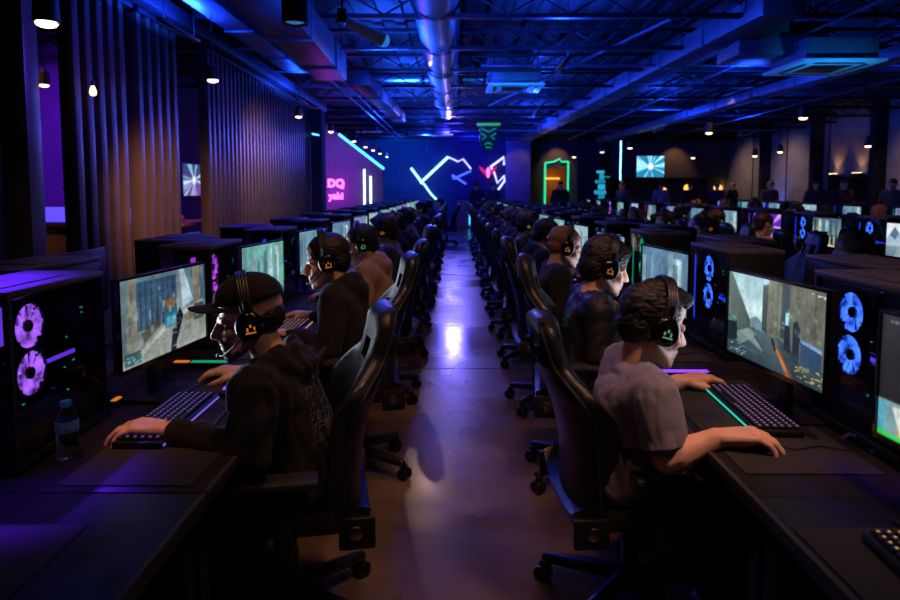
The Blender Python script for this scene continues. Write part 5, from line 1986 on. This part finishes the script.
# ---- further benches to the right: users at x 3.15 face right, users at x 5.35 face left, and so on
BEN = [(3.10, 1, 'third', 5.01), (5.35, -1, 'fourth', 5.2), (6.3, 1, 'fifth', 6.5), (8.55, -1, 'sixth', 8.0)]
scr3 = ['mountain', 'market', 'burst_violet', 'hall0', 'hall2', 'hall4', 'market', 'hall1', 'hall3', 'burst_violet', 'hall0', 'hall1', 'hall2', 'hall4']
fc = ['blue', 'blue', 'purple', 'blue', 'cyan', 'blue', 'magenta', 'cyan', 'green', 'blue', 'cyan']
dark = ['black', 'navy', 'grey', 'black', 'maroon', 'black', 'purple', 'navy', 'black', 'blue']
for bi, (bx, sgn, word, ys) in enumerate(BEN):
    pitch = 1.2 if bi == 0 else 1.4
    n = int((20 - ys) / pitch)
    for k in range(n):
        y = ys + .9 + pitch * k
        o = ORD[k]
        dup(DESKS, 'black desk, %s on the %s bench from the aisle' % (o, word), (bx + sgn * .66, y, 0), R(90) * sgn, 'desks on the %s bench' % word)
        sc = scr3[k] if bi == 0 else scl[(k + bi) % 5]
        monitor('monitor with %s, %s on the %s bench from the aisle' % ({'mountain': 'a pale mountain scene', 'market': 'a green market scene', 'burst_violet': 'a violet starburst'}.get(sc, 'a blue grey game'), o, word), bx + sgn * .74, y - (.36 if bi == 0 else 0), R(90) * sgn, sc, group='monitors on the %s bench' % word)
        tower('computer tower with %s fans, %s on the %s bench from the aisle' % (FWORD[fc[(k + bi * 3) % 11]], o, word), bx + sgn * .86, y + .3, R(90) * sgn, fc[(k + bi * 3) % 11], group='towers on the %s bench' % word)
        keyboard('keyboard, %s on the %s bench from the aisle' % (o, word), bx + sgn * .5, y - .3, -R(90) * sgn, [G_keyv, G_keyw, G_keyg][k % 3], z=.7185)
        chair('black gaming chair, %s on the %s bench from the aisle' % (o, word), bx + sgn * .05, y - .3, -R(90) * sgn + R(rnd.uniform(-15, 15)), 1.02, 'gaming chairs on the %s bench' % word)
        if bi == 0 and k == 0:
            continue
        if rnd.random() < .72 or (bi == 0 and k in (1, 2)):
            pi = rnd.choice([0, 1, 2, 3, 4, 0, 1])
            cl = 'beige' if (bi == 0 and k == 1) else rnd.choice(dark)
            extra(PROTO[pi], '%s gamer in %s, %s seat of the %s bench from the aisle' % (names[[0, 4, 2, 3, 1][pi]], cl, o, word), bx + sgn * .0, y - .3, -R(90) * sgn + R(rnd.uniform(-6, 6)), cl,
                  'headset on the gamer in the %s seat of the %s bench' % (o, word) if rnd.random() < .8 else None, hcol[k % 4], [M_skin, M_skin2, M_skin3][k % 3])

# ---- people on their feet at the back
for pi, (px_, Y), cl, lb, rz in ((1, (477, 22.5), 'black', 'standing man in black cap and dark hoodie before the red emblem', 150), (0, (493, 23), 'grey', 'standing person in dark jacket just right of the capped man by the emblem', 200),
                                 (1, (560.5, 20.5), 'black', 'person in cap and black top standing in front of the green neon doorway', 170), (0, (623, 19.5), 'navy', 'person in dark jacket standing under the hanging tube light', 120),
                                 (2, (661, 23), 'pale blue', 'person in pale top standing below the hanging television', 180), (0, (690, 23), 'black', 'dark figure standing before the left amber lantern', 190),
                                 (0, (717, 24), 'purple', 'person in purple jacket standing before the right amber lantern', 170), (2, (732, 24.5), 'navy', 'person in navy top standing right of the amber lanterns', 200),
                                 (0, (816, 17.5), 'grey', 'broad person in grey jacket standing before the right wall column', 160), (1, (843, 16), 'maroon', 'person in cap standing in front of the wide black wall screen', 180),
                                 (2, (770, 19), 'grey', 'person in grey top standing beside the right alcove edge', 190), (0, (893, 14.5), 'grey', 'person in grey jacket standing at the far right edge', 120)):
    p = at(px_, 190, Y=Y)
    extra(STAND[pi], lb, p.x, Y, R(rz), cl, None, hcol[pi])
extra(PROTO[3], 'man in pale blue shirt seated at the far end of the aisle', -.28, 17.2, RZ_L, 'pale blue', None, M_hair)
chair('black gaming chair holding the man in the pale blue shirt', -.22, 17.2, RZ_L, 1.0, 'gaming chairs left of the aisle')

# ================================================================== light
w = bpy.data.worlds.new('dim_room')
SC.world = w
w.use_nodes = True
w.node_tree.nodes['Background'].inputs[0].default_value = (.10, .07, .20, 1)
w.node_tree.nodes['Background'].inputs[1].default_value = .02

BLUE, VIO = '#1640f0', '#5a20ff'
for i, (x, y, z, e, c) in enumerate(((-2.7, 6.5, 3.05, 26, BLUE), (-2.7, 11.5, 3.05, 26, BLUE), (-2.0, 17, 3.0, 40, BLUE), (-1.0, 22.5, 2.9, 40, BLUE), (1.3, 8.0, 3.0, 22, BLUE), (1.6, 13, 3.0, 34, BLUE), (2.2, 19, 2.9, 40, BLUE),
                                     (4.6, 10.5, 2.9, 24, BLUE), (4.8, 15.5, 2.9, 30, BLUE), (7.5, 10, 2.9, 16, BLUE), (7.5, 17, 2.9, 24, BLUE), (-1.2, 4.5, 3.0, 10, BLUE))):
    t = thing('added_uplight_bar', 'added blue linear uplight hanging under the ceiling, %s of the uplights' % ORD[i], 'light', (x, y, z - .03), 0, 'added blue uplights under the ceiling')
    MB().box((0, 0, -.01), (.06, .9, .03), .006).build('housing', M_black, t)
    for sy in (-.35, .35):
        MB().cyl((0, sy, 0), (0, sy, CEIL - z), .004, seg=6).build('suspension_rod', M_metal, t)
    light('AREA', 'uplight', (x, y, z), e * 5, c, (x, y, 9), .06, size_y=.85)  # fixtures above are made up to carry the blue ceiling light
# unseen violet and warm spots added to pick out the left desks, slats and floor
light('SPOT', 'violet_spot', (-2.2, 2.7, 3.3), 2200, VIO, (-1.31, 1.78, 1.2), .08, 12, .9)
light('SPOT', 'violet_spot', (-1.7, .9, 3.2), 600, VIO, (-.99, 1.47, .72), .08, 9, 1.0)
light('SPOT', 'violet_spot', (-2.3, 6.0, 3.3), 180.0, VIO, (-1.4, 5.2, .9), .08, 70, .9)
for y, p in ((5.4, 160), (8.4, 190), (11.2, 170)):
    light('SPOT', 'violet_spot', (-1.2, y, 2.7), p, '#5a28e0', (-3.05, y, 1.5), .1, 110, .9)
for y in (5.5, 9.0, 12.5, 16.0):  # unseen lamps added round the duct to tint it blue and violet
    light('SPOT', 'duct_blue', (-1.05, y, 2.85), 950, '#1c52ff', (-.5, y + .2, 3.7), .12, 150, .8)
    light('POINT', 'duct_blue_spill', (-1.05, y, 2.85), 55, '#1c52ff', size=.12)
    light('SPOT', 'duct_violet', (.75, y + 1, 3.0), 30, '#4030ff', (.1, y + 1.2, 3.7), .12, 140, .8)
light('SPOT', 'violet_spot', (-4.6, 8.2, 3.3), 1500, '#7a20ff', (-6.2, 10.4, 1.6), .08, 90, .9)
light('SPOT', 'amber_spot', (-1.7, 5.0, 2.0), 420, '#ffb888', (-3.05, 6.95, 1.0), .12, 60, 1.0)
light('SPOT', 'amber_spot', (-1.6, 9.2, 2.6), 260, '#ffd0b0', (-3.05, 10.2, 1.6), .10, 80, 1.0)
light('SPOT', 'lounge_warm', (-4.6, 6.8, 3.2), 120, '#ffb080', (-5.5, 8.5, .6), .08, 60, .9)
light('SPOT', 'cyan_up', (1.0, 9.6, 2.2), 120, '#20a0ff', (1.02, 11.3, 3.2), .06, 60, .9)  # floating lamps added to turn the air conditioner faces cyan
light('SPOT', 'cyan_up', (4.4, 6.9, 2.0), 120, '#20a0ff', (4.6, 8.3, 3.0), .06, 60, .9)
light('POINT', 'sign_glow', (-3.5, 18.4, 1.4), 45, '#d838ff', size=.2)
light('SPOT', 'partition_wash', (-3.2, 16.8, 3.2), 620, '#8a58ff', (-3.6, 19.0, 1.7), .1, 90, .9)
light('SPOT', 'rear_blue_wash', (-2.0, 23.0, 3.0), 1408, '#1060ff', (-2.6, 26.2, 2.2), .1, 100, .9)
light('SPOT', 'rear_blue_wash', (.6, 23.2, 3.2), 922, '#1020ff', (.6, 26.2, 2.4), .1, 110, .9)
light('POINT', 'aisle_blue', (-.05, 20.6, 3.05), 330, '#3a34ff', size=.3)
light('SPOT', 'aisle_blue', (-.05, 19.6, 3.05), 190, '#b0a0ff', (0, 5.0, 0), .10, 60, .9)
light('SPOT', 'aisle_violet', (-.5, 13.0, 3.3), 90, '#5a30ff', (-.0, 12.0, 0), .1, 60, .9)
light('SPOT', 'aisle_warm', (-.45, 10.6, 3.4), 26, '#ffd0b0', (0, 5.0, 0), .02, 70, .9)
light('SPOT', 'aisle_warm', (0.1, 2.2, 3.6), 95, '#ffb48a', (0, 3.0, 0), .12, 80, 1.0)
light('SPOT', 'aisle_warm', (0.0, 6.4, 3.4), 40, '#ffb48a', (0, 6.2, 0), .12, 80, 1.0)

light('SPOT', 'overhead_warm', (1.1, .9, 3.5), 135, '#ffc9b0', (.75, 2.3, .8), .15, 60, 1.0)  # unseen warm fill added over the nearest players
light('SPOT', 'overhead_warm', (-.9, .8, 3.5), 26, '#ffc0a0', (-.6, 2.3, .8), .15, 60, 1.0)
light('SPOT', 'overhead_warm', (.2, 4.2, 3.5), 45, '#ffc0a8', (.2, 4.6, .8), .15, 90, 1.0)
light('SPOT', 'violet_spot', (1.6, .7, 3.2), 300, VIO, (1.02, 1.5, .72), .08, 10, 1.0)
for x, y in ((3.4, 6.6), (3.4, 10.5), (6.0, 9.0), (6.0, 14.0)):  # unseen warm lamps added to light the right benches
    light('SPOT', 'bench_warm', (x - .6, y - .8, 3.3), 70, '#ffb890', (x, y, .9), .1, 95, 1.0)
light('SPOT', 'hand_fill', (-.98, 1.1, 3.4), 110, '#ffb8a0', (-.93, 1.85, .75), .08, 11, 1.0)  # narrow unseen spots added to brighten the nearest hands
light('SPOT', 'hand_fill', (.95, 1.1, 3.4), 90, '#ffb8a0', (.80, 1.82, .75), .08, 13, 1.0)
light('SPOT', 'overhead_violet', (.1, 8.5, 3.4), 60, '#9070ff', (.1, 9.0, .8), .15, 100, 1.0)

# unseen spots added before the nearest monitors to brighten faces and hands
for k in range(4):
    light('SPOT', 'face_fill', (.955, 2.06 + 1.10 * k, 1.0), 4.5, '#cfe2ff', (.65, 2.06 + 1.1 * k, 1.06), .14, 95, .7)
    light('SPOT', 'face_fill', (-.955, 2.23 + 1.2 * k, .96), 20 if k == 0 else 10, '#d6e4f4', (-.6, 2.05 + 1.2 * k, 1.09), .14, 95, .7)

# ================================================================== camera
cd = bpy.data.cameras.new('camera')
cam = bpy.data.objects.new('camera', cd)
COL.objects.link(cam)
cam.location = (0, 0, CAMH)
cam.rotation_euler = (R(90) - PITCH, 0, YAW)
cd.sensor_width = 36
cd.lens = FPX / 900 * 36
cd.shift_y = -(300 - PY) / 900
cd.clip_start = .05
cd.dof.use_dof = True
cd.dof.focus_distance = 2.6
cd.dof.aperture_fstop = 3.5
SC.camera = cam
SC.view_settings.view_transform = 'Standard'
SC.view_settings.look = 'None'
SC.view_settings.gamma = 1
SC.view_settings.exposure = 0
SC.view_settings.use_curve_mapping = False
